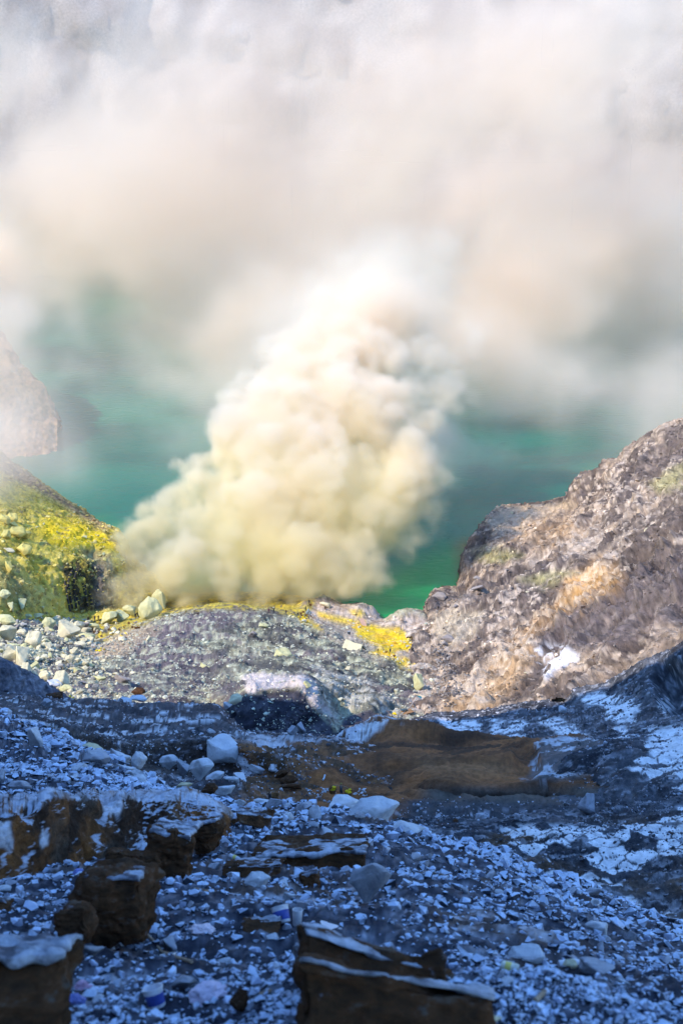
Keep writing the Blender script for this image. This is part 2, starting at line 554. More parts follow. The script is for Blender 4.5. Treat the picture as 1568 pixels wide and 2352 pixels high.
def bank_col(P, U, V):
    b = 0.5 + 0.5 * fbm(P, (1.4, 1.4, 0.35), 5, 41)
    c = mix((0.03, 0.015, 0.008), (0.17, 0.07, 0.02), sstep(0.3, 0.72, b))
    c = mix(c, (0.10, 0.09, 0.075), sstep(0.5, 0.75, 0.5 + 0.5 * fbm(P, 0.9, 4, 43)) * 0.5)
    top = V - np.interp(U, [-320, 0, 95, 115, 320, 430, 505, 530], [1852, 1854, 1850, 1836, 1836, 1840, 1858, 1884])
    w = fbm(P, 0.5, 4, 45)
    w3 = fbm(P, 0.22, 3, 46)
    c = mix(c, (0.34, 0.36, 0.41), sstep(1.0, -4.0, top + w * 6) * sstep(-0.3, 0.1, w3 + w * .6) * 0.7)
    for poly in ([(-20, 1892), (28, 1890), (32, 1930), (26, 1960), (10, 1950), (-20, 1950)], [(92, 1938), (102, 1912), (117, 1922), (112, 1946), (98, 1950)],
                 [(234, 1838), (282, 1836), (276, 1858), (270, 1886), (262, 1866), (256, 1880), (250, 1862), (246, 1884), (240, 1862)]):
        c = mix(c, (0.5, 0.54, 0.62), poly_mask(U + w * 10, V + w * 14, poly, 4) * 0.9)
    return c
bank = loft('ash_bank', bank_rows, -320, 545, 2.2, bank_disp, bank_col, M_BANK, micro=0.8)

# ------------------------------------------------------------------ dark bedded ledge beyond the left scree
ledge_rows = [
    [(-300, 1900, 92), (300, 1900, 95), (560, 1950, 96), (900, 1950, 98)],
    [(-300, 1790, 98), (100, 1770, 110), (280, 1785, 116), (400, 1805, 118), (520, 1802, 120), (620, 1862, 110), (700, 1858, 113), (785, 1842, 119), (900, 1860, 118)],
    [(-300, 1720, 112), (100, 1718, 122), (280, 1748, 128), (400, 1776, 130), (500, 1762, 131), (540, 1764, 129), (620, 1796, 124), (700, 1798, 125), (785, 1808, 126), (900, 1815, 125)],
    [(-300, 1665, 113.5), (100, 1672, 123.5), (250, 1700, 129), (300, 1712, 131), (400, 1700, 133), (500, 1690, 133.5), (530, 1712, 131), (560, 1718, 129), (620, 1742, 126.5), (700, 1742, 129), (785, 1766, 130), (900, 1790, 132)],
    [(-300, 1645, 119), (100, 1660, 129), (250, 1690, 134), (300, 1700, 136), (400, 1690, 138), (500, 1680, 138), (540, 1702, 137), (620, 1722, 134), (700, 1712, 140), (785, 1730, 142), (900, 1760, 145)],
    [(-300, 1600, 145), (0, 1612, 152), (100, 1622, 158), (200, 1628, 162), (300, 1630, 166), (500, 1640, 172), (540, 1690, 155), (640, 1700, 158), (740, 1700, 166), (900, 1700, 175)],
    [(-300, 1580, 170), (0, 1600, 180), (200, 1612, 186), (500, 1622, 196), (560, 1695, 180), (640, 1697, 186), (740, 1698, 190), (900, 1690, 200)],
    [(-300, 1620, 185), (0, 1640, 196), (500, 1660, 210), (740, 1760, 200), (900, 1760, 212)],
]
def ledge_disp(P, U, V, cell, N):
    a = 1.6 * fbm(P, 12, 4, 51) + 0.35 * fbm(P, 2.0, 4, 53, ridged=True) + 0.55 * ledges(P, 2.2, 6)
    a = a + 0.14 * fbm(P, (2.2, 2.2, 0.5), 4, 55)
    return N * a[..., None]
def ledge_col(P, U, V):
    n = 0.5 + 0.5 * fbm(P, (3.0, 3.0, 0.6), 5, 57)
    c = mix((0.025, 0.026, 0.034), (0.095, 0.092, 0.10), sstep(0.3, 0.7, n))
    brown = poly_mask(U, V, [(500, 1690), (620, 1700), (860, 1690), (900, 1800), (860, 1890), (520, 1890), (560, 1790), (530, 1760)], 18)
    c = mix(c, mix((0.08, 0.042, 0.016), C_OCHRE, sstep(0.35, 0.7, n)), brown * 0.85)
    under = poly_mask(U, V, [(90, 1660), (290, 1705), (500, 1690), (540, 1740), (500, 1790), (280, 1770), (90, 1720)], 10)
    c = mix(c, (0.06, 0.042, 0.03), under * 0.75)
    w = fbm(P, (2.4, 2.4, 0.8), 4, 59)
    w2 = fbm(P, (5.0, 2.0, 0.7), 3, 60)
    cr, rid = plates(P[..., 0] * .75 + 0.9 * w, (P[..., 1] * 1.0 + P[..., 0] * 0.35) * 1.3 + 2.2 * w2, 2.2, 3, 1.0)
    pl = sstep(0.05, 0.10, cr) * sstep(0.12, 0.2, w2 + (rid - .5) * .7) * sstep(-.25, -.1, w) * (1 - under) * sstep(1850, 1770, V)
    c = mix(c, (0.66, 0.68, 0.72), pl * 0.9 * (1 - brown))
    zz = P[..., 2] + 0.22 * P[..., 0] + 0.5 * w
    strip = vnoise(np.stack([P[..., 0] * .08, P[..., 1] * .08, zz / 0.55], -1), 1.0, 86)
    c = mix(c, (0.60, 0.62, 0.67), brown * sstep(0.24, 0.34, strip + 0.5 * w) * sstep(1800, 1780, V) * 0.95)
    c = mix(c, (0.30, 0.31, 0.35), sstep(0.25, 0.5, fbm(P, (1.4, 1.4, 0.4), 3, 61)) * 0.3)
    return c
ledge = loft('ash_ledge', ledge_rows, -300, 900, 2.2, ledge_disp, ledge_col, M_MID)

# ------------------------------------------------------------------ smooth brown mound
mound_rows = [
    [(520, 1930, 100), (800, 1930, 104), (1000, 1980, 100), (1200, 1980, 100), (1440, 1990, 98)],
    [(520, 1870, 112), (640, 1862, 114), (740, 1842, 119), (800, 1846, 118), (860, 1872, 114), (900, 1880, 112), (1000, 1900, 110), (1100, 1905, 109), (1200, 1910, 107), (1300, 1900, 106), (1440, 1930, 102)],
    [(520, 1850, 116), (640, 1850, 116), (740, 1832, 122), (800, 1832, 122.5), (860, 1850, 120), (900, 1850, 121), (1000, 1838, 124), (1100, 1840, 123), (1200, 1845, 122), (1280, 1835, 122), (1440, 1890, 110)],
    [(520, 1838, 120), (640, 1838, 120), (740, 1815, 126), (800, 1812, 127), (900, 1822, 125.5), (1000, 1812, 123.5), (1100, 1818, 122), (1200, 1822, 121), (1265, 1812, 121), (1440, 1870, 112)],
    [(520, 1815, 126), (640, 1810, 126), (740, 1790, 132), (800, 1770, 136), (900, 1765, 135), (1000, 1758, 133), (1100, 1765, 130), (1180, 1775, 128), (1240, 1780, 127), (1300, 1770, 127), (1440, 1830, 116)],
    [(520, 1795, 132), (640, 1780, 136), (740, 1752, 145), (800, 1712, 154), (860, 1690, 160), (950, 1702, 158), (1000, 1712, 154), (1100, 1722, 149), (1180, 1722, 145), (1250, 1722, 141), (1320, 1722, 139), (1440, 1790, 122)],
    [(520, 1772, 140), (640, 1756, 146), (740, 1728, 155), (800, 1682, 168), (865, 1648, 176), (900, 1652, 176), (950, 1672, 172), (1000, 1686, 168), (1060, 1700, 163), (1150, 1698, 160), (1250, 1695, 154), (1320, 1691, 150), (1350, 1697, 146), (1380, 1720, 138), (1440, 1780, 126)],
    [(520, 1785, 150), (740, 1745, 170), (865, 1665, 192), (950, 1692, 185), (1060, 1722, 178), (1250, 1715, 165), (1350, 1722, 156), (1440, 1830, 130)],
]
def mound_disp(P, U, V, cell, N):
    a = 1.9 * fbm(P, 12, 3, 71) + 0.5 * fbm(P, 3.4, 4, 73, ridged=True) + 0.45 * ledges(P, 1.8, 8) + 0.10 * fbm(P, 0.9, 3, 74, ridged=True)
    rough = sstep(1812, 1840, V + 12 * vnoise(P, 4, 3)) * sstep(880, 980, U)
    a = a + rough * (0.6 * fbm(P, 3, 5, 75, ridged=True) - 0.5)
    a = a - 1.0 * poly_mask(U, V, [(1185, 1735), (1225, 1730), (1240, 1765), (1215, 1785), (1185, 1770)], 12)
    gx = np.interp(V, [1650, 1840], [870, 830])
    a = a + 0.25 * fbm(P, (1.2, 3.0, 1.2), 4, 77) * sstep(120, 0, U - 760)
    return N * a[..., None]
def mound_col(P, U, V):
    s = fbm(P, (9, 9, 1.8), 5, 79)
    c = mix((0.06, 0.027, 0.012), (0.27, 0.105, 0.034), sstep(-0.3, 0.35, s))
    c = mix(c, (0.30, 0.15, 0.065), poly_mask(U, V, [(960, 1750), (1140, 1752), (1200, 1775), (1100, 1782), (980, 1775)], 24) * 0.55)
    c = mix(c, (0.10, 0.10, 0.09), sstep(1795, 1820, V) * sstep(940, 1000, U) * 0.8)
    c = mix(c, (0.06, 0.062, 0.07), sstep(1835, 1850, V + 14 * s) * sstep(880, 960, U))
    w = fbm(P, (2.6, 2.6, 0.45), 5, 81, gain=0.6)
    # frost and pebbles lying on the left flank and on the right tip
    fl = poly_mask(U + 20 * w, V, [(520, 1850), (700, 1775), (800, 1745), (835, 1690), (868, 1640), (800, 1660), (720, 1705), (640, 1740), (520, 1760)], 8)
    c = mix(c, (0.20, 0.17, 0.155), fl * sstep(-0.1, 0.25, w) * 0.6)
    zz = P[..., 2] + 0.22 * P[..., 0] + 0.5 * w
    strip = vnoise(np.stack([P[..., 0] * .08, P[..., 1] * .08, zz / 0.55], -1), 1.0, 86)
    c = mix(c, (0.56, 0.58, 0.63), fl * sstep(0.18, 0.30, strip + 0.45 * w) * 0.95)
    cap = poly_mask(U + 12 * w, V + 10 * w, [(862, 1638), (905, 1640), (930, 1660), (880, 1668), (845, 1700), (810, 1728), (805, 1690)], 7)
    c = mix(c, (0.6, 0.6, 0.6), cap * sstep(0.0, 0.22, w + 0.5 * fbm(P, 0.9, 3, 88)))
    tip = poly_mask(U + 16 * w, V + 12 * w, [(1230, 1705), (1330, 1690), (1400, 1700), (1380, 1770), (1300, 1790), (1200, 1790), (1240, 1740)], 10)
    c = mix(c, (0.13, 0.14, 0.15), tip * 0.7)
    c = mix(c, (0.5, 0.53, 0.58), tip * sstep(0.08, 0.2, w))
    low = sstep(1850, 1872, V) * sstep(0.18, 0.3, fbm(P, 0.8, 4, 83)) * sstep(860, 960, U)
    c = mix(c, (0.42, 0.45, 0.52), low * 0.8)
    return c
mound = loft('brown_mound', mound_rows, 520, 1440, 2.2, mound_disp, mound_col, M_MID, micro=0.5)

# ------------------------------------------------------------------ dark right slope with white crusts, still in shade
shade_rows = [
    [(860, 2050, 66), (1000, 2060, 70), (1150, 2100, 70), (1300, 2160, 66), (1450, 2230, 60), (1568, 2290, 56), (1900, 2420, 48)],
    [(860, 1945, 94), (1000, 1950, 98), (1150, 1990, 93), (1300, 2030, 88), (1450, 2085, 82), (1568, 2140, 76), (1900, 2230, 68)],
    [(860, 1905, 106), (1000, 1900, 110), (1150, 1912, 107), (1300, 1915, 103), (1400, 1915, 102), (1568, 1930, 96), (1900, 1980, 84)],
    [(860, 1890, 116), (1000, 1880, 117), (1150, 1872, 117), (1280, 1842, 120), (1340, 1832, 120), (1420, 1850, 112), (1500, 1860, 108), (1568, 1862, 106), (1900, 1850, 95)],
    [(860, 1830, 135), (1000, 1790, 145), (1150, 1790, 140), (1280, 1760, 130), (1340, 1735, 130), (1430, 1732, 127), (1490, 1760, 122), (1568, 1770, 118), (1900, 1720, 108)],
    [(860, 1730, 165), (1000, 1705, 180), (1100, 1705, 178), (1250, 1702, 162), (1340, 1702, 150), (1420, 1690, 148), (1568, 1665, 145), (1900, 1560, 135)],
    [(860, 1700, 195), (950, 1672, 205), (1000, 1655, 210), (1100, 1655, 206), (1200, 1640, 203), (1300, 1632, 196), (1420, 1620, 180), (1500, 1590, 175), (1568, 1570, 170), (1900, 1450, 158)],
    [(860, 1690, 205), (950, 1662, 215), (1000, 1643, 220), (1100, 1640, 216), (1200, 1625, 212), (1290, 1612, 205), (1320, 1583, 204), (1400, 1570, 200), (1430, 1545, 198), (1480, 1515, 196), (1520, 1505, 195), (1568, 1482, 192), (1900, 1350, 180)],
    [(860, 1720, 215), (1000, 1690, 228), (1200, 1680, 222), (1320, 1660, 214), (1450, 1600, 208), (1568, 1560, 205), (1900, 1450, 195)],
]
def shade_disp(P, U, V, cell, N):
    a = 1.6 * fbm(P, 14, 4, 91) + 0.5 * fbm(P, 2.6, 5, 93, ridged=True) + 0.3 * ledges(P, 2.4, 9)
    a = a - 5.0 * poly_mask(U, V, [(1500, 1560), (1520, 1530), (1620, 1520), (1620, 1640), (1540, 1625), (1510, 1600)], 12)
    return N * a[..., None]
def shade_col(P, U, V):
    n = 0.5 + 0.5 * fbm(P, 2.4, 5, 95)
    c = mix((0.022, 0.024, 0.032), (0.11, 0.115, 0.13), sstep(0.3, 0.75, n))
    c = mix(c, (0.10, 0.06, 0.03), sstep(0.1, 0.4, fbm(P, 7, 3, 97)) * sstep(1860, 1900, V) * 0.7)
    c = mix(c, (0.36, 0.38, 0.42), sstep(0.12, 0.3, fbm(P, 0.9, 4, 99)) * 0.5)
    w = fbm(P, 2.2, 4, 101)
    w2 = fbm(P, 5.0, 3, 103)
    uu, vv = U + 20 * w + 12 * w2, V + 14 * w
    m = 0
    for poly in ([(1000, 1648), (1100, 1655), (1095, 1700), (1040, 1690)], [(1120, 1660), (1210, 1650), (1200, 1690), (1150, 1690), (1130, 1705)],
                 [(1230, 1655), (1290, 1650), (1350, 1690), (1290, 1690)], [(1320, 1590), (1420, 1595), (1400, 1625), (1340, 1615)], [(1400, 1600), (1470, 1600), (1450, 1665), (1380, 1650)],
                 [(1490, 1680), (1600, 1660), (1600, 1750), (1500, 1745), (1480, 1720)], [(1510, 1610), (1570, 1600), (1570, 1625), (1515, 1640)], [(1400, 1670), (1440, 1670), (1430, 1690)]):
        m = np.maximum(m, poly_mask(uu, vv, poly, 5))
    low = sstep(1885, 1905, V) * sstep(1120, 1180, U)
    X, Yy = P[..., 0] + 0.5 * w + .8 * w2, P[..., 1] * .8 + 0.5 * w
    cr, rid = plates(X, Yy * 1.25, 1.7, 5, 1.0)
    cr2, rid2 = plates(X, Yy, 5.0, 9, 1.0)
    m = m * sstep(-0.75, -0.55, fbm(P, 1.2, 3, 107)) * (1 - 0.9 * sstep(0.10, 0.05, cr2)) * (rid > .12)
    keep = sstep(0.40, 0.44, rid * .42 + rid2 * .42 + w2 * .5 + w * .25)
    m = np.maximum(m, low * keep * sstep(0.05, 0.11, cr))
    m = np.maximum(m, sstep(1640, 1700, V) * sstep(1330, 1420, U) * sstep(0.55, 0.6, rid * .5 + rid2 * .4 + w2 * .4) * sstep(0.05, 0.11, cr))
    return mix(c, (0.80, 0.81, 0.83), m)
shade = loft('shaded_slope', shade_rows, 860, 1900, 2.2, shade_disp, shade_col, M_MID)

# ------------------------------------------------------------------ central mound down to the sulphur flat and the shore
def lk(u, v, f): return (u, v, LY(v, f))
flat_rows = [
    [(-300, 1660, 170), (0, 1650, 186), (200, 1655, 192), (500, 1660, 200), (560, 1715, 190), (700, 1715, 196), (770, 1718, 198), (850, 1712, 204), (950, 1690, 214), (1060, 1680, 224)],
    [(-300, 1640, 178), (0, 1630, 196), (200, 1635, 202), (350, 1638, 206), (500, 1645, 208), (560, 1690, 198), (640, 1690, 200), (700, 1700, 202), (770, 1705, 203), (850, 1690, 210), (950, 1668, 222), (1060, 1660, 232)],
    [(-300, 1560, 200), (0, 1590, 210), (60, 1596, 210), (200, 1606, 214), (350, 1610, 216), (480, 1612, 218), (530, 1604, 207), (570, 1592, 206), (620, 1588, 207), (690, 1580, 209), (720, 1612, 208), (745, 1650, 208), (775, 1682, 208), (800, 1642, 218), (850, 1626, 224), (890, 1655, 226), (950, 1640, 236), (1060, 1635, 242)],
    [(-300, 1520, 230), (0, 1540, 238), (200, 1565, 238), (350, 1560, 242), (480, 1575, 240), (560, 1575, 235), (640, 1560, 236), (700, 1565, 234), (760, 1595, 232), (800, 1610, 234), (850, 1595, 242), (900, 1620, 244), (950, 1612, 250), (1060, 1615, 252)],
    [(-300, 1460, 262), (0, 1480, 268), (200, 1515, 268), (350, 1500, 276), (500, 1490, 284), (700, 1505, 282), (850, 1535, 276), (950, 1560, 272), (1010, 1570, 270), (1060, 1590, 266)],
    [(-300, 1410, 300), (0, 1425, 302), (150, 1455, 304), (220, 1480, 304), (350, 1445, 312), (430, 1420, 318), (510, 1412, 322), (600, 1428, 318), (700, 1450, 314), (800, 1486, 306), (900, 1518, 298), (960, 1535, 294), (1010, 1535, 290), (1060, 1560, 285)],
    [(-300, 1385, 330), (0, 1395, 332), (150, 1424, 336), (220, 1452, 330), (320, 1432, 333), (420, 1405, 338), (470, 1393, 340), (510, 1388, 341), (560, 1391, 340), (620, 1402, 338), (660, 1415, 336), (720, 1432, 334), (780, 1458, 331), (860, 1478, 326), (950, 1505, 318), (1010, 1505, 314), (1060, 1540, 308)],
    [(-300, 1378, 350), (0, 1388, 352), (170, 1410, 354), (250, 1424, 350), (350, 1410, 352), (440, 1400, 353), (510, 1398, 353), (620, 1404, 352), (700, 1412, 350), (760, 1432, 345), (870, 1450, 342), (960, 1472, 334), (1000, 1480, 330), (1020, 1515, 322), (1060, 1540, 314)],
    [(-300, 1362, 369), (170, 1390, 367), (350, 1385, 371), (600, 1378, 373), (700, 1388, 368), (760, 1402, 362), (830, 1412, 359), (870, 1432, 354), (960, 1450, 348), (1000, 1468, 342), (1020, 1495, 334), (1060, 1530, 320)],
    [lk(-300, 1350, .99), lk(170, 1375, .99), lk(350, 1370, .99), lk(600, 1362, .99), lk(690, 1372, .99), lk(720, 1382, .985), lk(760, 1392, .985), lk(810, 1400, .985), lk(850, 1402, .98), lk(862, 1410, .985), lk(874, 1426, .99), lk(890, 1428, .99), lk(905, 1420, .985), lk(930, 1415, .98), lk(960, 1416, .98), lk(985, 1440, .985), lk(1003, 1462, .99), (1020, 1480, 340), (1060, 1525, 325)],
    [(u, v, LY(v, 1.03), -4.0) for u, v in ((-300, 1350), (170, 1375), (350, 1370), (600, 1362), (690, 1372), (720, 1380), (810, 1396), (862, 1408), (874, 1424), (890, 1426), (905, 1418), (930, 1412), (960, 1412), (985, 1438), (1003, 1460), (1020, 1475), (1060, 1510))],
]
YEL = (0.78, 0.56, 0.015)
def flat_disp(P, U, V, cell, N):
    far = sstep(318, 332, P[..., 1])
    a = (2.2 * fbm(P, 20, 3, 111) + 1.1 * fbm(P, 6, 4, 113, ridged=True)) * (1 - 0.75 * far) + 0.65 * fbm(P, 2.4, 5, 115, ridged=True) * (1 - 0.5 * far)
    cliff = sstep(1580, 1600, V) * sstep(500, 540, U)
    a = a + cliff * (0.5 * ledges(P, 2.0, 4) + 0.5 * fbm(P, 4, 3, 116))
    # lumpy white rock at the shore
    for (u, v, r, h) in ((740, 1392, 26, 1.8), (700, 1398, 20, 1.2), (830, 1408, 28, 1.8), (770, 1410, 40, .9), (945, 1428, 42, 2.0), (980, 1460, 30, 2.2), (910, 1440, 26, 1.2), (940, 1480, 30, 1.0), (990, 1490, 26, 1.5)):
        d2 = ((U - u) / r) ** 2 + ((V - v) / (r * 0.55)) ** 2
        a = a + h * np.exp(-d2) * (1 + 0.5 * fbm(P, 3, 4, 117, ridged=True))
    return N * a[..., None]
def flat_col(P, U, V):
    n = fbm(P, 5, 5, 119)
    n2 = fbm(P, 1.3, 4, 121)
    n3 = fbm(P, 16, 3, 123)
    uu, vv = U + 16 * n + 6 * n2, V + 10 * n + 5 * n2
    c = mix((0.09, 0.088, 0.08), (0.35, 0.345, 0.22), sstep(-0.3, 0.35, n))
    c = mix(c, (0.155, 0.125, 0.13), sstep(0.0, 0.3, n3 + 0.4 * n) * 0.8)
    # purple grey back of the mound
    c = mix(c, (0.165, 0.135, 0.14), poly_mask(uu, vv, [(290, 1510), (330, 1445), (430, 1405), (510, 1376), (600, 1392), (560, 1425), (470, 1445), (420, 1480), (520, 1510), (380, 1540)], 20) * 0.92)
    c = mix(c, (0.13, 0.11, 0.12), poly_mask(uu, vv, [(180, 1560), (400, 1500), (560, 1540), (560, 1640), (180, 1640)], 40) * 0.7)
    c = mix(c, (0.50, 0.51, 0.35), sstep(0.05, 0.3, n2 + n * .5) * 0.7)
    # pale cream ground on the left, near the boulders
    c = mix(c, (0.46, 0.36, 0.24), poly_mask(uu, vv, [(190, 1500), (230, 1460), (290, 1445), (370, 1440), (330, 1470), (290, 1500), (220, 1520)], 14) * 0.8)
    # cliff of dark beds
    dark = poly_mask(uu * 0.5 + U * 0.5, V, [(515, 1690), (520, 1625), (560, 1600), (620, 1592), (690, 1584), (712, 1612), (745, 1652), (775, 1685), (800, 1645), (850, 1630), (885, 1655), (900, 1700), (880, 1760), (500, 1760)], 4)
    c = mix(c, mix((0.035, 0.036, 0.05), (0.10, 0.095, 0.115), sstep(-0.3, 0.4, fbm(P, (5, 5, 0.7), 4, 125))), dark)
    # white and cream skin above the cliff
    sk = poly_mask(uu, vv, [(560, 1560), (580, 1545), (640, 1550), (690, 1545), (720, 1560), (735, 1600), (770, 1650), (740, 1640), (705, 1600), (690, 1575), (600, 1582), (565, 1592)], 5)
    c = mix(c, (0.60, 0.53, 0.49), sk * (1 - dark))
    sk2 = poly_mask(uu, vv, [(720, 1530), (760, 1545), (850, 1560), (900, 1600), (940, 1640), (900, 1655), (850, 1620), (800, 1635), (770, 1660), (740, 1600)], 10)
    c = mix(c, (0.50, 0.48, 0.40), sk2 * (1 - dark) * sstep(-0.25, 0.2, n2 + n * .6))
    c = mix(c, (0.22, 0.23, 0.17), sk2 * (1 - dark) * sstep(-0.05, -0.35, n) * 0.7)
    # shore: white and cream rock, sulphur
    sh = poly_mask(uu, vv, [(690, 1375), (760, 1380), (870, 1395), (890, 1425), (960, 1405), (1010, 1450), (1025, 1520), (1000, 1640), (930, 1640), (960, 1560), (900, 1500), (800, 1470), (700, 1425)], 12)
    c = mix(c, mix((0.40, 0.30, 0.22), (0.66, 0.55, 0.46), sstep(-0.3, 0.3, n2)), sh * 0.9)
    c = mix(c, (0.33, 0.28, 0.22), poly_mask(uu, vv, [(960, 1520), (1020, 1500), (1030, 1640), (960, 1640)], 14) * 0.6)
    mud = poly_mask(uu, vv, [(700, 1425), (780, 1430), (830, 1440), (800, 1465), (900, 1500), (870, 1525), (790, 1490)], 8)
    c = mix(c, (0.33, 0.29, 0.22), mud * 0.7)
    yel = poly_mask(uu, vv, [(812, 1440), (850, 1432), (880, 1442), (925, 1445), (945, 1475), (975, 1482), (920, 1500), (895, 1512), (850, 1500), (880, 1490), (840, 1472), (815, 1458)], 7)
    for p in ([(905, 1515), (930, 1508), (955, 1525), (940, 1535), (915, 1530)], [(730, 1405), (790, 1418), (835, 1424), (800, 1436), (740, 1422)], [(715, 1432), (735, 1436), (738, 1445), (720, 1442)], [(800, 1402), (830, 1400), (838, 1412), (815, 1414)], [(690, 1420), (720, 1425), (715, 1436), (695, 1430)]):
        yel = np.maximum(yel, poly_mask(uu, vv, p, 6) * 0.9)
    gnd = poly_mask(uu, vv, [(160, 1380), (400, 1360), (520, 1350), (720, 1360), (720, 1400), (705, 1425), (660, 1412), (620, 1400), (420, 1402), (320, 1435), (230, 1475), (215, 1450), (160, 1415)], 6)
    c = mix(c, mix(mix((0.22, 0.19, 0.09), (0.46, 0.37, 0.05), sstep(-0.3, 0.25, n)), (0.60, 0.46, 0.03), sstep(0.0, 0.3, n2)), gnd * 0.9 * sstep(-0.5, -0.2, n2 + n * .5))
    c = mix(c, YEL, yel * np.clip(0.9 + 0.7 * n2, 0, 1))
    c = mix(c, (0.70, 0.36, 0.02), yel * sstep(0.1, 0.4, n) * 0.5)
    c = mix(c, (0.06, 0.05, 0.05), poly_mask(uu, vv, [(1000, 1500), (1030, 1480), (1050, 1660), (1010, 1640)], 8) * sstep(-0.1, 0.2, n2) * 0.7)
    return c
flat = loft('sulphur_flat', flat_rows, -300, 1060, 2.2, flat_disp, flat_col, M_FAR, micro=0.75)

# ------------------------------------------------------------------ dark shaded ridge at the left, in front of the boulder field
ridge_rows = [
    [(-300, 1640, 165), (170, 1650, 184)],
    [(-300, 1600, 172), (170, 1622, 190)],
    [(-300, 1440, 180), (-40, 1490, 186), (0, 1512, 188), (60, 1545, 190), (123, 1586, 192), (170, 1612, 195)],
    [(-300, 1480, 195), (0, 1540, 202), (123, 1600, 204), (170, 1640, 205)],
]
ridge = loft('shaded_ridge', ridge_rows, -300, 170, 2.2,
             lambda P, U, V, cell, N: N * (0.5 * fbm(P, 6, 3, 131) + 0.5 * fbm(P, (1.2, 1.2, 4.0), 4, 133, ridged=True))[..., None],
             lambda P, U, V: mix((0.10, 0.10, 0.125), (0.24, 0.235, 0.26), sstep(-0.3, 0.4, fbm(P, (1.0, 1.0, 3.0), 4, 135))), M_MID)

# ------------------------------------------------------------------ yellow hill on the left
hill_rows = [
    [(-300, 1460, 285), (0, 1460, 295), (100, 1450, 318), (160, 1440, 335), (200, 1432, 342), (260, 1420, 347), (320, 1412, 352), (380, 1408, 356)],
    [(-300, 1400, 300), (0, 1405, 306), (80, 1400, 326), (140, 1402, 340), (165, 1410, 344), (210, 1404, 350), (260, 1398, 354), (310, 1394, 357), (380, 1396, 360)],
    [(-300, 1330, 316), (0, 1345, 318), (80, 1345, 336), (135, 1350, 345), (160, 1330, 351), (210, 1330, 356), (260, 1330, 359), (310, 1366, 362), (380, 1388, 363)],
    [(-300, 1240, 338), (0, 1280, 338), (80, 1288, 349), (140, 1292, 355), (165, 1282, 359), (210, 1284, 363), (260, 1275, 366), (310, 1336, 368), (380, 1380, 367)],
    [(-300, 1130, 375), (0, 1180, 372), (100, 1195, 379), (200, 1225, 381), (260, 1245, 381), (310, 1312, 376), (380, 1374, 370)],
    [(-300, 900, 450), (0, 1042, 445), (60, 1088, 438), (130, 1136, 428), (200, 1185, 414), (240, 1207, 405), (272, 1222, 400), (310, 1285, 386), (380, 1366, 373)],
    [(-300, 960, 490, 10), (0, 1060, 480, -3), (130, 1150, 455, -5), (272, 1235, 425, -6), (310, 1290, 400, -6), (380, 1362, 382, -5)],
]
def hill_disp(P, U, V, cell, N):
    a = 1.5 * fbm(P, 18, 3, 141) + 0.8 * fbm(P, 6, 4, 143, ridged=True) + 0.35 * fbm(P, 1.8, 4, 145, ridged=True)
    cl = poly_mask(U, V, [(140, 1290), (205, 1285), (250, 1300), (250, 1400), (160, 1410), (140, 1340)], 10)
    a = a + cl * 1.1 * fbm(P, (1.0, 1.0, 16.0), 3, 147, ridged=True)
    a = a - 2.2 * poly_mask(U, V, [(185, 1270), (215, 1262), (248, 1278), (230, 1292), (200, 1290)], 8)
    return N * a[..., None]
def hill_col(P, U, V):
    n = fbm(P, 6, 5, 149); n2 = fbm(P, 1.6, 4, 151)
    uu, vv = U + 18 * n, V + 14 * n
    c = mix((0.44, 0.36, 0.05), (0.64, 0.53, 0.10), sstep(-0.3, 0.3, n + 0.4 * n2))
    c = mix(c, (0.72, 0.55, 0.015), poly_mask(uu, vv, [(110, 1190), (190, 1200), (270, 1225), (280, 1265), (230, 1280), (170, 1255), (110, 1250), (90, 1215)], 22) * 0.9)
    c = mix(c, (0.26, 0.18, 0.12), poly_mask(uu, vv, [(-300, 880), (0, 1030), (130, 1130), (272, 1222), (240, 1222), (150, 1165), (90, 1130), (0, 1085), (-300, 1000)], 10) * 0.9)
    c = mix(c, (0.25, 0.22, 0.10), poly_mask(uu, vv, [(-300, 1250), (0, 1280), (60, 1330), (130, 1385), (60, 1395), (-300, 1380)], 30) * 0.6)
    cl = poly_mask(U + 4 * n2, V, [(143, 1295), (180, 1283), (240, 1300), (240, 1400), (162, 1408), (148, 1350)], 6)
    st = fbm(P, (0.9, 0.9, 14.0), 3, 153)
    c = mix(c, mix((0.035, 0.033, 0.025), (0.40, 0.33, 0.06), sstep(-0.05, 0.32, st)), cl * 0.95)
    c = mix(c, (0.22, 0.19, 0.16), poly_mask(uu, vv, [(180, 1262), (260, 1270), (270, 1400), (215, 1400), (225, 1310)], 12) * 0.7)
    c = mix(c, (0.60, 0.52, 0.20), sstep(0.2, 0.45, n2) * 0.5 * (1 - cl))
    c = mix(c, (0.16, 0.14, 0.09), sstep(0.25, 0.5, fbm(P, 2.6, 4, 155)) * 0.6)
    return c
hill = loft('sulphur_hill', hill_rows, -300, 380, 2.2, hill_disp, hill_col, M_FAR)

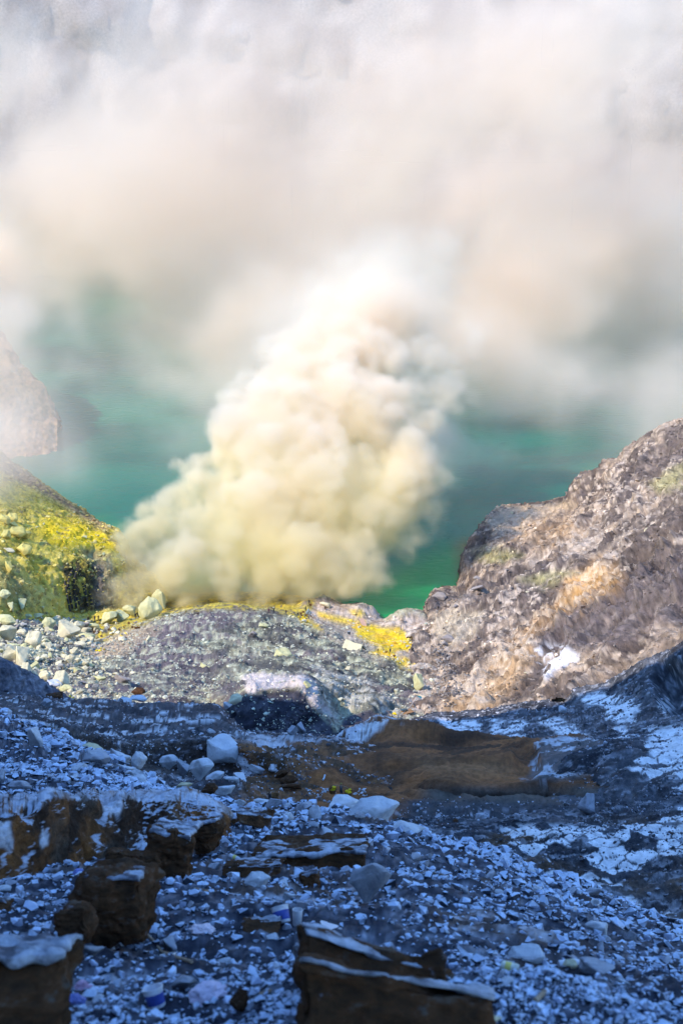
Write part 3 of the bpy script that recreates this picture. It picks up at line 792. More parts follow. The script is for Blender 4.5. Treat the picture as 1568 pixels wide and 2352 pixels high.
# ------------------------------------------------------------------ sunlit cliff beyond it, at the lake
cliff_rows = [
    [(-500, 1110, 505, -4), (0, 1098, 515, -4), (90, 1098, 523, -4), (112, 1086, 528, -4), (122, 1078, 536, -4)],
    [(-500, 1000, 525), (0, 1040, 530), (60, 1050, 534), (105, 1044, 536), (118, 1055, 538)],
    [(-500, 850, 545), (0, 955, 545), (60, 960, 544), (110, 985, 543), (129, 1000, 544)],
    [(-500, 700, 570), (0, 870, 560), (45, 890, 557), (95, 935, 552), (131, 966, 549)],
    [(-500, 520, 600), (-150, 640, 590), (0, 765, 578), (20, 800, 575), (36, 838, 572), (60, 850, 568), (90, 890, 560), (112, 925, 556), (132, 962, 551)],
    [(-500, 560, 660), (0, 800, 630), (90, 920, 600), (135, 1000, 575)],
]
cliff = loft('lake_cliff', cliff_rows, -500, 132, 2.4,
             lambda P, U, V, cell, N: N * (2.5 * fbm(P, 18, 3, 161) + 2.0 * fbm(P, (5, 5, 14), 5, 163, ridged=True))[..., None],
             lambda P, U, V: mix((0.40, 0.24, 0.14), (0.66, 0.42, 0.24), sstep(-0.3, 0.3, fbm(P, (5, 5, 9), 5, 165))), M_FAR)

# ------------------------------------------------------------------ right crater slope down to the shore
def sh(u, v): return lk(u, v, .99)
slope_rows = [
    [(950, 1730, 222), (1100, 1715, 214), (1300, 1690, 204), (1450, 1640, 198), (1568, 1590, 194), (1900, 1450, 185)],
    [(950, 1660, 240), (1020, 1645, 242), (1100, 1636, 242), (1200, 1622, 238), (1300, 1592, 234), (1400, 1565, 226), (1480, 1512, 224), (1568, 1470, 220), (1900, 1320, 212)],
    [(950, 1610, 262), (1010, 1596, 264), (1040, 1572, 268), (1100, 1535, 276), (1200, 1495, 282), (1300, 1455, 282), (1400, 1410, 278), (1568, 1340, 270), (1900, 1180, 260)],
    [(950, 1540, 290), (1005, 1520, 293), (1040, 1492, 302), (1100, 1455, 313), (1200, 1405, 322), (1300, 1355, 324), (1400, 1305, 322), (1568, 1220, 314), (1900, 1060, 305)],
    [(950, 1495, 318), (1000, 1470, 336), (1020, 1445, 343), (1060, 1408, 352), (1100, 1365, 362), (1200, 1300, 377), (1300, 1262, 384), (1400, 1205, 384), (1568, 1115, 376), (1900, 950, 366)],
    [(950, 1488, 325), (985, 1462, 340), lk(1000, 1430, .97), lk(1020, 1400, .972), lk(1060, 1385, .972), lk(1080, 1340, .972), lk(1100, 1290, .972), lk(1130, 1240, .972), lk(1200, 1215, .965), (1300, 1190, 424), (1400, 1140, 420), (1480, 1090, 412), (1568, 1045, 404), (1900, 860, 392)],
    [(950, 1482, 330), lk(980, 1440, .99), lk(985, 1392, .985), lk(995, 1372, .98), lk(1020, 1358, .985), lk(1056, 1360, .99), lk(1060, 1312, .985), lk(1066, 1278, .985), lk(1085, 1242, .985), lk(1108, 1214, .985), lk(1130, 1190, .98), lk(1150, 1172, .985), lk(1200, 1168, .985), lk(1250, 1162, .985), (1308, 1148, 462), (1330, 1125, 455), (1400, 1096, 447), (1440, 1078, 444), (1475, 1042, 441), (1515, 1034, 438), (1530, 998, 436), (1568, 985, 432), (1900, 800, 410)],
    [(950, 1480, 345, -4), (985, 1385, LY(1385, 1.03), -4), (1020, 1352, LY(1352, 1.03), -4), (1056, 1354, LY(1354, 1.02), -4), (1060, 1306, LY(1306, 1.02), -4), (1085, 1236, LY(1236, 1.02), -4), (1130, 1184, LY(1184, 1.02), -4), (1150, 1168, LY(1168, 1.02), -4), (1250, 1158, LY(1158, 1.02), -4), (1308, 1146, 485, -5), (1400, 1100, 490, -5), (1568, 1000, 500, -5), (1900, 850, 500, -5)],
]
def slope_disp(P, U, V, cell, N):
    far = sstep(340, 400, P[..., 1])
    # gullies and ribs that run down towards the lake (lower left)
    q = np.stack([P[..., 0] * 0.55 + P[..., 1] * 0.83, P[..., 0] * 0.83 - P[..., 1] * 0.55, P[..., 2]], -1)
    ribs = fbm(q, (22.0, 7.0, 8.0), 6, 171, ridged=True) + 0.6 * fbm(q, (60.0, 13.0, 30.0), 3, 172, ridged=True)
    a = 3.0 * fbm(P, 26, 3, 173) + 3.4 * ribs + 1.5 * fbm(P, 6.0, 5, 175, ridged=True) + 1.5 * ledges(P, 3.4, 2)
    edge = sstep(0, 4, P[..., 2])
    col = poly_mask(U, V, [(1230, 1480), (1260, 1420), (1330, 1380), (1450, 1330), (1568, 1270), (1640, 1250), (1640, 1420), (1500, 1440), (1350, 1500)], 16)
    a = a + col * (2.8 * fbm(P, (3.4, 3.4, 9.0), 4, 177, ridged=True) + 0.8)
    a = a - 2.5 * poly_mask(U, V, [(1200, 1440), (1260, 1400), (1450, 1330), (1568, 1250), (1568, 1262), (1450, 1345), (1270, 1420)], 6)
    return N * (a * (0.14 + 0.86 * sstep(0.5, 14, P[..., 2])) + 0.9 * fbm(P, 4.0, 4, 176, ridged=True) * sstep(16, 4, P[..., 2]))[..., None]
def slope_col(P, U, V):
    n = fbm(P, 7, 5, 179); n2 = fbm(P, 1.6, 4, 181); n3 = fbm(P, 20, 3, 183)
    q = np.stack([P[..., 0] * 0.55 + P[..., 1] * 0.83, P[..., 0] * 0.83 - P[..., 1] * 0.55, P[..., 2]], -1)
    st = fbm(q, (15.0, 4.5, 4.0), 5, 185)
    uu, vv = U + 22 * n + 8 * n2, V + 16 * n + 6 * n2
    c = mix((0.13, 0.10, 0.082), (0.40, 0.31, 0.225), sstep(-0.3, 0.35, n + 0.5 * st))
    c = mix(c, (0.085, 0.07, 0.07), sstep(0.0, 0.4, n3 + st) * 0.75)
    c = mix(c, (0.56, 0.46, 0.36), sstep(0.12, 0.36, n2 + 0.6 * st) * 0.8)
    # purple columns
    c = mix(c, (0.13, 0.105, 0.10), poly_mask(uu, vv, [(1230, 1500), (1250, 1430), (1330, 1385), (1450, 1330), (1568, 1270), (1640, 1250), (1640, 1440), (1500, 1450), (1350, 1500)], 22) * 0.8)
    # ochre and cream bands
    for p, k in (([(1280, 1390), (1310, 1330), (1360, 1290), (1400, 1290), (1420, 1330), (1340, 1385)], 0.9), ([(1150, 1480), (1240, 1420), (1300, 1380), (1310, 1400), (1220, 1450)], 0.6), ([(1180, 1230), (1300, 1190), (1340, 1220), (1260, 1270)], 0.35)):
        c = mix(c, mix((0.52, 0.30, 0.11), (0.62, 0.46, 0.30), sstep(-0.2, 0.3, n2)), poly_mask(uu, vv, p, 24) * k)
    c = mix(c, mix((0.44, 0.30, 0.17), (0.60, 0.48, 0.35), sstep(-0.25, 0.3, n2 + st)), poly_mask(uu, vv, [(1020, 1640), (1040, 1580), (1120, 1500), (1200, 1460), (1240, 1500), (1180, 1560), (1130, 1630), (1060, 1650)], 24) * 0.85)
    c = mix(c, (0.74, 0.73, 0.74), poly_mask(uu, vv, [(1205, 1490), (1250, 1478), (1300, 1485), (1330, 1510), (1270, 1545), (1250, 1560), (1235, 1520)], 10) * sstep(-0.05, 0.2, 0.7 * n2 + 0.9 * st + .08))
    # shoreline: cream rock, then olive moss-like bands
    c = mix(c, (0.55, 0.43, 0.30), poly_mask(uu, vv, [(1130, 1190), (1150, 1170), (1310, 1148), (1330, 1165), (1240, 1190), (1180, 1225), (1120, 1225)], 10) * 0.8)
    c = mix(c, (0.50, 0.42, 0.30), poly_mask(uu, vv, [(1000, 1420), (1050, 1400), (1110, 1405), (1100, 1440), (1040, 1490), (1005, 1470)], 14) * 0.7)
    c = mix(c, (0.13, 0.115, 0.11), poly_mask(uu, vv, [(985, 1395), (1000, 1365), (1060, 1355), (1100, 1370), (1050, 1385), (1010, 1395)], 8) * 0.7)
    for p in ([(1090, 1270), (1150, 1255), (1200, 1275), (1150, 1290), (1095, 1285)], [(1190, 1330), (1260, 1310), (1330, 1320), (1240, 1345)], [(1490, 1110), (1568, 1060), (1568, 1120), (1510, 1130)]):
        c = mix(c, (0.34, 0.31, 0.13), poly_mask(uu, vv, p, 14) * 0.75)
    c = mix(c, (0.12, 0.095, 0.085), poly_mask(uu, vv, [(1440, 1090), (1475, 1035), (1515, 1030), (1530, 990), (1600, 970), (1600, 1040), (1500, 1080)], 10) * 0.6)
    wet = sstep(0.7, 0.2, P[..., 2])
    c = mix(c, (0.12, 0.085, 0.05), wet * 0.6)
    return c
slope = loft('crater_slope', slope_rows, 950, 1900, 2.2, slope_disp, slope_col, M_FAR)

# ------------------------------------------------------------------ crater rim: the wall at the left that shades the near slope, and the far wall behind the smoke
def rim_mesh(name, pts, depth, mat, seed, amp, bottom=-5.0, out=(-1, 0)):
    """a high wall along ridge points (x, y, z), falling steeply to the crater floor on the inner side"""
    ridge = np.array(pts, float)
    s = np.linspace(0, 1, 160); k = np.linspace(0, 1, len(ridge))
    Rg = np.stack([np.interp(s, k, ridge[:, i]) for i in range(3)], -1)
    o = np.array([out[0], out[1], 0.0])
    rows = []
    for t in np.linspace(0, 1, 40):                      # inner foot -> ridge
        q = Rg - o * (depth * (1 - t) ** 1.3)
        q[:, 2] = bottom + (Rg[:, 2] - bottom) * (t ** 0.85)
        rows.append(q)
    for t in np.linspace(0.1, 1, 12):
        q = Rg + o * (depth * 3 * t); q[:, 2] = Rg[:, 2] - t * (Rg[:, 2] - bottom) * 0.9
        rows.append(q)
    P = np.array(rows)
    n = amp * fbm(P, (40, 40, 60), 5, seed, ridged=True)
    P = P + o * n[..., None]
    C = mix((0.20, 0.17, 0.16), (0.36, 0.32, 0.29), sstep(-0.3, 0.3, fbm(P, (14, 14, 30), 4, seed + 5)))
    m, w = P.shape[:2]
    idx = np.arange(m * w).reshape(m, w)
    F = np.stack([idx[:-1, :-1], idx[:-1, 1:], idx[1:, 1:], idx[1:, :-1]], -1).reshape(-1, 4)
    ob = link(name, mesh_arrays(name, P, F, C, True), mat)
    ob['kind'] = 'structure'
    return ob

sd = np.array(SUN_DIR)
def shadow_edge(x, y, z, t): return tuple(np.array([x, y, z]) - sd * t)
edge = [shadow_edge(-70, 208, 52, 75), shadow_edge(-20, 205, 52, 140), shadow_edge(30, 203, 53, 210), shadow_edge(75, 186, 62, 280), shadow_edge(110, 165, 80, 330)]
last = edge[-1]
rim_mesh('crater_rim', edge + [(last[0] - 5, last[1] - 60, last[2] - 4), (last[0] + 5, -60, last[2] - 14), (last[0] + 20, -200, 240), (last[0] + 60, -330, 230)], 22, M_FAR, 191, 5.0, 10.0)
rim_mesh('far_crater_wall', [(-700, 700, 330), (-420, 1060, 320), (-150, 1180, 330), (150, 1190, 310), (450, 1080, 330), (800, 650, 320)], 130, M_FAR, 195, 26.0, -5.0, out=(0, 1))

# ------------------------------------------------------------------ lake
def lake_mat():
    m, nt, out = node_mat('lake_water')
    N, L = nt.nodes, nt.links
    b = N.new('ShaderNodeBsdfPrincipled')
    b.inputs['Roughness'].default_value = 0.22
    b.inputs['IOR'].default_value = 1.22
    at_ = N.new('ShaderNodeAttribute'); at_.attribute_name = 'Col'
    L.new(at_.outputs['Color'], b.inputs['Base Color'])
    tc = N.new('ShaderNodeTexCoord')
    mp = N.new('ShaderNodeMapping')
    mp.inputs['Scale'].default_value = (0.22, 0.5, 0.3)
    mp.inputs['Rotation'].default_value = (0, 0, R(-14))
    L.new(tc.outputs['Object'], mp.inputs['Vector'])
    n = N.new('ShaderNodeTexNoise'); n.inputs['Scale'].default_value = 1.0; n.inputs['Detail'].default_value = 4
    L.new(mp.outputs[0], n.inputs['Vector'])
    bp = N.new('ShaderNodeBump'); bp.inputs['Strength'].default_value = 0.55; bp.inputs['Distance'].default_value = 0.5
    L.new(n.outputs[0], bp.inputs['Height']); L.new(bp.outputs[0], b.inputs['Normal'])
    L.new(b.outputs[0], out.inputs[0])
    return m
def build_lake():
    xs = np.linspace(-900, 900, 300); ys = np.linspace(300, 1300, 330)
    X, Y = np.meshgrid(xs, ys)
    P = np.stack([X, Y, np.zeros_like(X)], -1)
    U, V = proj(P)
    n = fbm(P, 60, 4, 201)
    c = mix((0.001, 0.165, 0.115), (0.001, 0.135, 0.105), sstep(-0.3, 0.3, n))
    # shallow milky green water along the near shore
    shal = poly_mask(U + 20 * n, V + 14 * n, [(780, 1400), (860, 1330), (960, 1280), (1040, 1250), (1090, 1260), (1090, 1380), (1010, 1470), (860, 1440)], 40)
    c = mix(c, (0.001, 0.27, 0.075), shal * 0.9)
    rust = np.maximum(poly_mask(U, V, [(1045, 1250), (1090, 1225), (1095, 1300), (1050, 1300)], 18), poly_mask(U, V, [(1060, 1300), (1100, 1300), (1090, 1365), (1060, 1365)], 14))
    c = mix(c, (0.16, 0.10, 0.03), rust * 0.6)
    c = mix(c, (0.01, 0.20, 0.09), poly_mask(U + 20 * n, V, [(205, 1180), (250, 1185), (290, 1215), (260, 1225)], 14) * 0.7)
    m, w = P.shape[:2]
    idx = np.arange(m * w).reshape(m, w)
    F = np.stack([idx[:-1, :-1], idx[:-1, 1:], idx[1:, 1:], idx[1:, :-1]], -1).reshape(-1, 4)
    ob = link('lake_water', mesh_arrays('lake_water', P, F, c, True), lake_mat())
    ob['kind'] = 'structure'
    bed = mesh_arrays('ground', np.array([(-3000, -1500, -12), (3000, -1500, -12), (3000, 3500, -12), (-3000, 3500, -12)], float), [[0, 1, 2, 3]], np.full((4, 3), 0.15))
    link('ground', bed, M_FAR)['kind'] = 'structure'
build_lake()
#@STONES
# ------------------------------------------------------------------ loose rubble, too many small stones to count
def px2m(P): return math.hypot(P[1], CAM_Z - P[2]) / FPX

def scatter(rub, patch, n, rpx, weight, colf, g, flat=0.8, power=2.2, sink=0.3):
    i = sample(patch, n, weight, g)
    P = patch.P.reshape(-1, 3)[i]
    m = np.hypot(P[:, 1], CAM_Z - P[:, 2]) / FPX
    t = g.random(n)
    r = rpx[0] * (1 - t * (1 - (rpx[0] / rpx[1]) ** power)) ** (-1 / power)
    c = colf(P, patch.C.reshape(-1, 3)[i], g)
    rub.add(P, r * m, c, g, flat, sink)

def pale_dark(pale, dark, share, jitter=0.25):
    def f(P, C, g):
        k = (g.random(len(P)) < share)[:, None]
        c = np.where(k, np.array(pale), np.array(dark))
        return c * g.uniform(1 - jitter, 1 + jitter, (len(P), 1))
    return f
def near_col(k0, k1, pale=None, share=0):
    def f(P, C, g):
        c = C * g.uniform(k0, k1, (len(P), 1)) + 0.01
        if pale is not None:
            k = (g.random(len(P)) < share)[:, None]
            c = np.where(k, np.array(pale) * g.uniform(.7, 1.15, (len(P), 1)), c)
        return c
    return f

def gset(s): return np.random.default_rng(s)
rub = Rubble()
wf = in_frame(scree) * sstep(7, 9, scree.P[..., 1])
clump = (0.25 + sstep(-0.25, 0.35, fbm(scree.P, 2.0, 3, 301))) * (1 + 2.0 * sstep(1850, 1830, scree.V) * sstep(560, 480, scree.U))
scatter(rub, scree, 38000, (4.0, 22), wf * clump, pale_dark((0.24, 0.27, 0.36), (0.035, 0.04, 0.056), 0.36, 0.5), gset(1), 0.75, 1.6)
scatter(rub, scree, 1500, (11, 24), wf, pale_dark((0.30, 0.31, 0.35), (0.10, 0.10, 0.12), 0.6, 0.35), gset(2), 0.75)
rub.build('scree_rubble', M_RUB_N, 'loose frosted grey rubble covering the near slope')

rub = Rubble()
w = in_frame(ledge) * sstep(1570, 1600, ledge.V)
scatter(rub, ledge, 6000, (2.0, 8), w, pale_dark((0.40, 0.41, 0.45), (0.10, 0.10, 0.115), 0.4, 0.35), gset(3))
w = in_frame(mound) * (sstep(1820, 1850, mound.V) * sstep(860, 960, mound.U) + 0.15 * poly_mask(mound.U, mound.V, [(520, 1850), (700, 1775), (830, 1690), (880, 1640), (520, 1740)], 10) + 0.3 * sstep(1240, 1320, mound.U))
scatter(rub, mound, 3000, (1.6, 8), w, pale_dark((0.40, 0.42, 0.48), (0.09, 0.085, 0.085), 0.4, 0.35), gset(4))
w = in_frame(shade) * (0.3 + sstep(-0.1, 0.4, fbm(shade.P, 5, 3, 305)))
scatter(rub, shade, 7000, (2.0, 8), w, pale_dark((0.34, 0.36, 0.41), (0.08, 0.08, 0.095), 0.35, 0.35), gset(5))
rub.build('gully_rubble', M_RUB_F, 'dark and pale pebbles lying on the shaded ledges')

rub = Rubble()
left = sstep(330, 200, flat.U) * sstep(1395, 1420, flat.V)
w = in_frame(flat) * (0.22 + 0.5 * sstep(0, 0.3, fbm(flat.P, 8, 3, 311))) * sstep(1385, 1420, flat.V) * (1 - 0.8 * sstep(325, 335, flat.P[..., 1]))
scatter(rub, flat, 9000, (1.9, 8), w, near_col(0.6, 1.4, (0.50, 0.52, 0.41), 0.4), gset(6), 0.75, 1.8)
scatter(rub, flat, 3200, (2.8, 14), in_frame(flat) * left, pale_dark((0.55, 0.52, 0.36), (0.26, 0.26, 0.24), 0.6, 0.25), gset(7))
w = in_frame(hill) * (0.25 + sstep(0, 0.3, fbm(hill.P, 7, 3, 313)))
scatter(rub, hill, 2600, (1.5, 9), w, near_col(0.8, 1.3, (0.62, 0.54, 0.20), 0.4), gset(8))
w = in_frame(slope) * (0.25 + sstep(-0.1, 0.4, fbm(slope.P, 9, 3, 315)))
scatter(rub, slope, 9000, (1.8, 8), w, near_col(0.55, 1.5), gset(9), 0.75, 1.8)
scatter(rub, slope, 900, (2.5, 8), in_frame(slope) * poly_mask(slope.U, slope.V, [(995, 1480), (1020, 1450), (1060, 1600), (1020, 1650), (1000, 1600)], 12), pale_dark((0.30, 0.27, 0.24), (0.12, 0.11, 0.11), 0.5), gset(10))
rub.build('crater_rubble', M_RUB_F, 'loose stones lying over the sunlit crater slopes')

# ------------------------------------------------------------------ boulders, each a thing of its own
BOULDERS = [boulder_mesh('boulder', 500 + i, 9 + i % 5, 3, 0.075, 0.045) for i in range(10)]
PEBBLES = [boulder_mesh('stone', 700 + i, 10 + i % 4, 1, 0.05, 0.12) for i in range(8)]
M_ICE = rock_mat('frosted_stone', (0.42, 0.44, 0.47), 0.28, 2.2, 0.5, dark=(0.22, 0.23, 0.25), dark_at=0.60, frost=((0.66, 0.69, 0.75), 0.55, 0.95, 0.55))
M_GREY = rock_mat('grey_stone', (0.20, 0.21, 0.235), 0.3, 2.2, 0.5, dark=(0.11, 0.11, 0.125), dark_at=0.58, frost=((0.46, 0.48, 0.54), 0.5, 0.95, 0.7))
M_CREAM = rock_mat('cream_stone', (0.60, 0.55, 0.36), 0.25, 1.2, 0.5, dark=(0.36, 0.33, 0.24), dark_at=0.62)
M_YELLOW = rock_mat('yellow_stone', (0.62, 0.53, 0.16), 0.25, 1.2, 0.5, dark=(0.42, 0.34, 0.10), dark_at=0.6)
M_GREEN = rock_mat('greenish_stone', (0.52, 0.51, 0.27), 0.22, 1.2, 0.5, dark=(0.34, 0.33, 0.19), dark_at=0.62)
M_BROWNROCK = ash_mat('brown_ash')
M_CRUST = rock_mat('frost_crust', (0.44, 0.48, 0.56), 0.35, 9, 0.9, dark=(0.10, 0.10, 0.12), dark_at=0.50)

M_ROCK = rock_mat('dry_stone', (0.30, 0.27, 0.25), 0.3, 1.6, 0.5, dark=(0.17, 0.15, 0.145), dark_at=0.58)

def colour_slot(o, mat):
    o.material_slots[0].link = 'OBJECT'
    o.material_slots[0].material = mat
for me in BOULDERS + PEBBLES:
    me.materials.append(M_GREY)

BR = random.Random(3)
def boulder(patch, u, v, w, h, mat, label, name='boulder', group=None, meshes=BOULDERS, k=None, spin=None, tilt=0.25, deep=0.85):
    P, N = at(patch, u, v + h * 0.32)
    m = px2m(P)
    me = meshes[BR.randrange(len(meshes)) if k is None else k % len(meshes)]
    o = bpy.data.objects.new(name, me); COL.objects.link(o)
    colour_slot(o, mat)
    sx, sz = w * m * 0.66, h * m * 0.72
    o.scale = (sx, 0.5 * (sx + sz) * deep * 1.1, sz)
    o.rotation_euler = (BR.uniform(-tilt, tilt), BR.uniform(-tilt, tilt), BR.uniform(-.5, .5) if spin is None else spin)
    c = unproj(u, v, P[1])
    o.location = (c[0], c[1] + 0.25 * sz, c[2])
    return tag(o, label, 'boulder' if name == 'boulder' else 'stone', group)

SHADE_B = [  # u, v, w, h, material, label
    (511, 1730, 76, 88, M_ICE, 'largest pale boulder, standing upright at the end of the dark overhang'),
    (465, 1772, 58, 54, M_ICE, 'split pale boulder with a dark broken face below the largest pale boulder'),
    (494, 1791, 48, 30, M_ICE, 'low white angular boulder at the foot of the split pale boulder'),
    (388, 1757, 42, 42, M_ICE, 'pale block under the overhang, left one of two touching blocks'),
    (417, 1766, 32, 46, M_GREY, 'grey block under the overhang, right one of two touching blocks'),
    (274, 1738, 52, 46, M_ICE, 'chunky white boulder with a small pointed stone behind its top'),
    (274, 1712, 14, 18, M_GREY, 'small pointed stone peeping over the chunky white boulder'),
    (318, 1748, 32, 38, M_ICE, 'broken white block leaning right of the chunky white boulder'),
    (286, 1764, 46, 22, M_ICE, 'flat white boulder lying before the chunky white boulder'),
    (312, 1784, 50, 28, M_ICE, 'long low pale boulder on the edge of the blue scree'),
    (222, 1742, 58, 42, M_GREY, 'rounded blue-grey boulder half buried in the blue scree'),
    (210, 1720, 44, 22, M_CREAM, 'cream flat-topped boulder behind the rounded blue-grey boulder'),
    (135, 1708, 46, 50, M_GREY, 'tall grey boulder with two flat faces on the crest of the blue scree'),
    (84, 1699, 56, 46, M_ICE, 'slanting wedge-shaped pale boulder on the crest of the blue scree'),
    (47, 1697, 30, 30, M_GREY, 'small grey boulder left of the slanting wedge-shaped boulder'),
    (155, 1724, 22, 16, M_ICE, 'small white stone below the tall grey boulder with two flat faces'),
    (183, 1764, 42, 18, M_ICE, 'flat frosted slab of rock lying on the blue scree'),
    (44, 1816, 50, 40, M_GREY, 'big blue-grey boulder just above the left end of the brown bank'),
    (115, 1794, 34, 30, M_GREY, 'darker broken boulder in the blue scree, left of a matching one'),
    (147, 1797, 32, 30, M_GREY, 'darker broken boulder in the blue scree, right of a matching one'),
    (5, 1790, 26, 40, M_GREY, 'dark grey boulder cut by the left border above the brown bank'),
    (421, 1808, 40, 20, M_CREAM, 'cream pointed boulder behind the right end of the brown bank'),
    (479, 1815, 42, 26, M_BROWNROCK, 'dark brown boulder behind the right end of the brown bank'),
    (513, 1815, 46, 34, M_ICE, 'pale blue boulder next to the dark brown boulder behind the bank'),
    (535, 1794, 36, 20, M_ICE, 'low pale boulder on the path above the pale blue boulder'),
    (593, 1767, 44, 26, M_ICE, 'white pyramid-shaped boulder below the brown beds'),
    (627, 1766, 19, 18, M_ICE, 'small white block right of the white pyramid-shaped boulder'),
    (651, 1779, 38, 22, M_BROWNROCK, 'brown squared block at the foot of the brown beds'),
    (664, 1793, 36, 20, M_BROWNROCK, 'low brown lump below the brown squared block'),
    (672, 1810, 52, 20, M_BROWNROCK, 'long rounded brown rock behind the heap of white stones'),
    (555, 1790, 60, 20, M_ICE, 'flat white slab draped over a dark rock by the path'),
    (604, 1848, 40, 24, M_ICE, 'white boulder with a dark hollow side by the first porter'),
    (585, 1860, 28, 26, M_ICE, 'small white block left of the boulder by the first porter'),
    (694, 1676, 30, 30, M_GREY, 'grey rock lying in the dark hollow under the cliff'),
    (672, 1680, 26, 22, M_GREY, 'smaller grey rock left of the one in the dark hollow'),
    (630, 1696, 22, 12, M_GREY, 'wedge-shaped grey stone on top of the brown beds'),
    (536, 1608, 40, 22, M_CREAM, 'cream boulder with a dark side above the dark beds'),
    (520, 1621, 24, 18, M_ICE, 'small pale stone in front of the cream boulder with a dark side'),
    (318, 1605, 38, 17, M_ICE, 'flat pale boulder with a brown block resting on its top'),
    (315, 1590, 36, 20, M_BROWNROCK, 'brown block resting on top of a flat pale boulder'),
    (289, 1612, 32, 20, M_ICE, 'pale boulder left of the flat one that carries a brown block'),
    (124, 1603, 52, 20, M_BROWNROCK, 'long dark brown rock at the end of the shaded ridge'),
    (107, 1616, 22, 22, M_GREY, 'small grey boulder below the long dark brown rock'),
]
for (u, v, w, h, m, lab) in SHADE_B:
    pt = flat if v < 1600 and u > 300 else (scree if (u < 330 and v > 1690) or (u < 480 and v > 1805) else ledge)
    boulder(pt, u, v, w, h, m, lab, 'boulder')
CREST_B = [
    (775, 1852, 96, 44, M_ICE, 'wide pale boulder with a dark hollow underneath, below the porter with yellow loads', 1),
    (855, 1868, 104, 62, M_ICE, 'huge pale boulder sloping down to the right on the crest', 4),
    (934, 1914, 82, 40, M_ICE, 'rounded pale boulder right of the huge sloping one on the crest', 8),
    (719, 1917, 66, 38, M_ICE, 'smooth bluish boulder with a flat top in the middle of the near slope', 4),
    (741, 1877, 44, 30, M_GREY, 'grey pointed boulder left of the wide hollow boulder', 2),
    (700, 1860, 46, 30, M_GREY, 'gravel-covered boulder beside the grey pointed boulder on the crest', 8),
    (1339, 2040, 58, 34, M_GREY, 'pale grey boulder on the right crest above the white cup', 0),
]
for (u, v, w, h, m, lab, k) in CREST_B:
    boulder(scree, u, v, w, h, m, lab, 'boulder', k=k)
for (u, v, w, h, m, lab) in [(1357, 1852, 52, 46, M_GREY, 'grey boulder standing out of the dark gravel bulge on the right'),
                             (1291, 1632, 18, 28, M_ICE, 'small upright pale stone on the edge of the white-crusted ledge'),
                             (1105, 1880, 30, 22, M_GREY, 'dark stone among the rubble under the brown mound'),
                             (969, 1864, 22, 12, M_ICE, 'small white flat stone on the lower brown lobe')]:
    boulder(shade, u, v, w, h, m, lab, 'boulder')

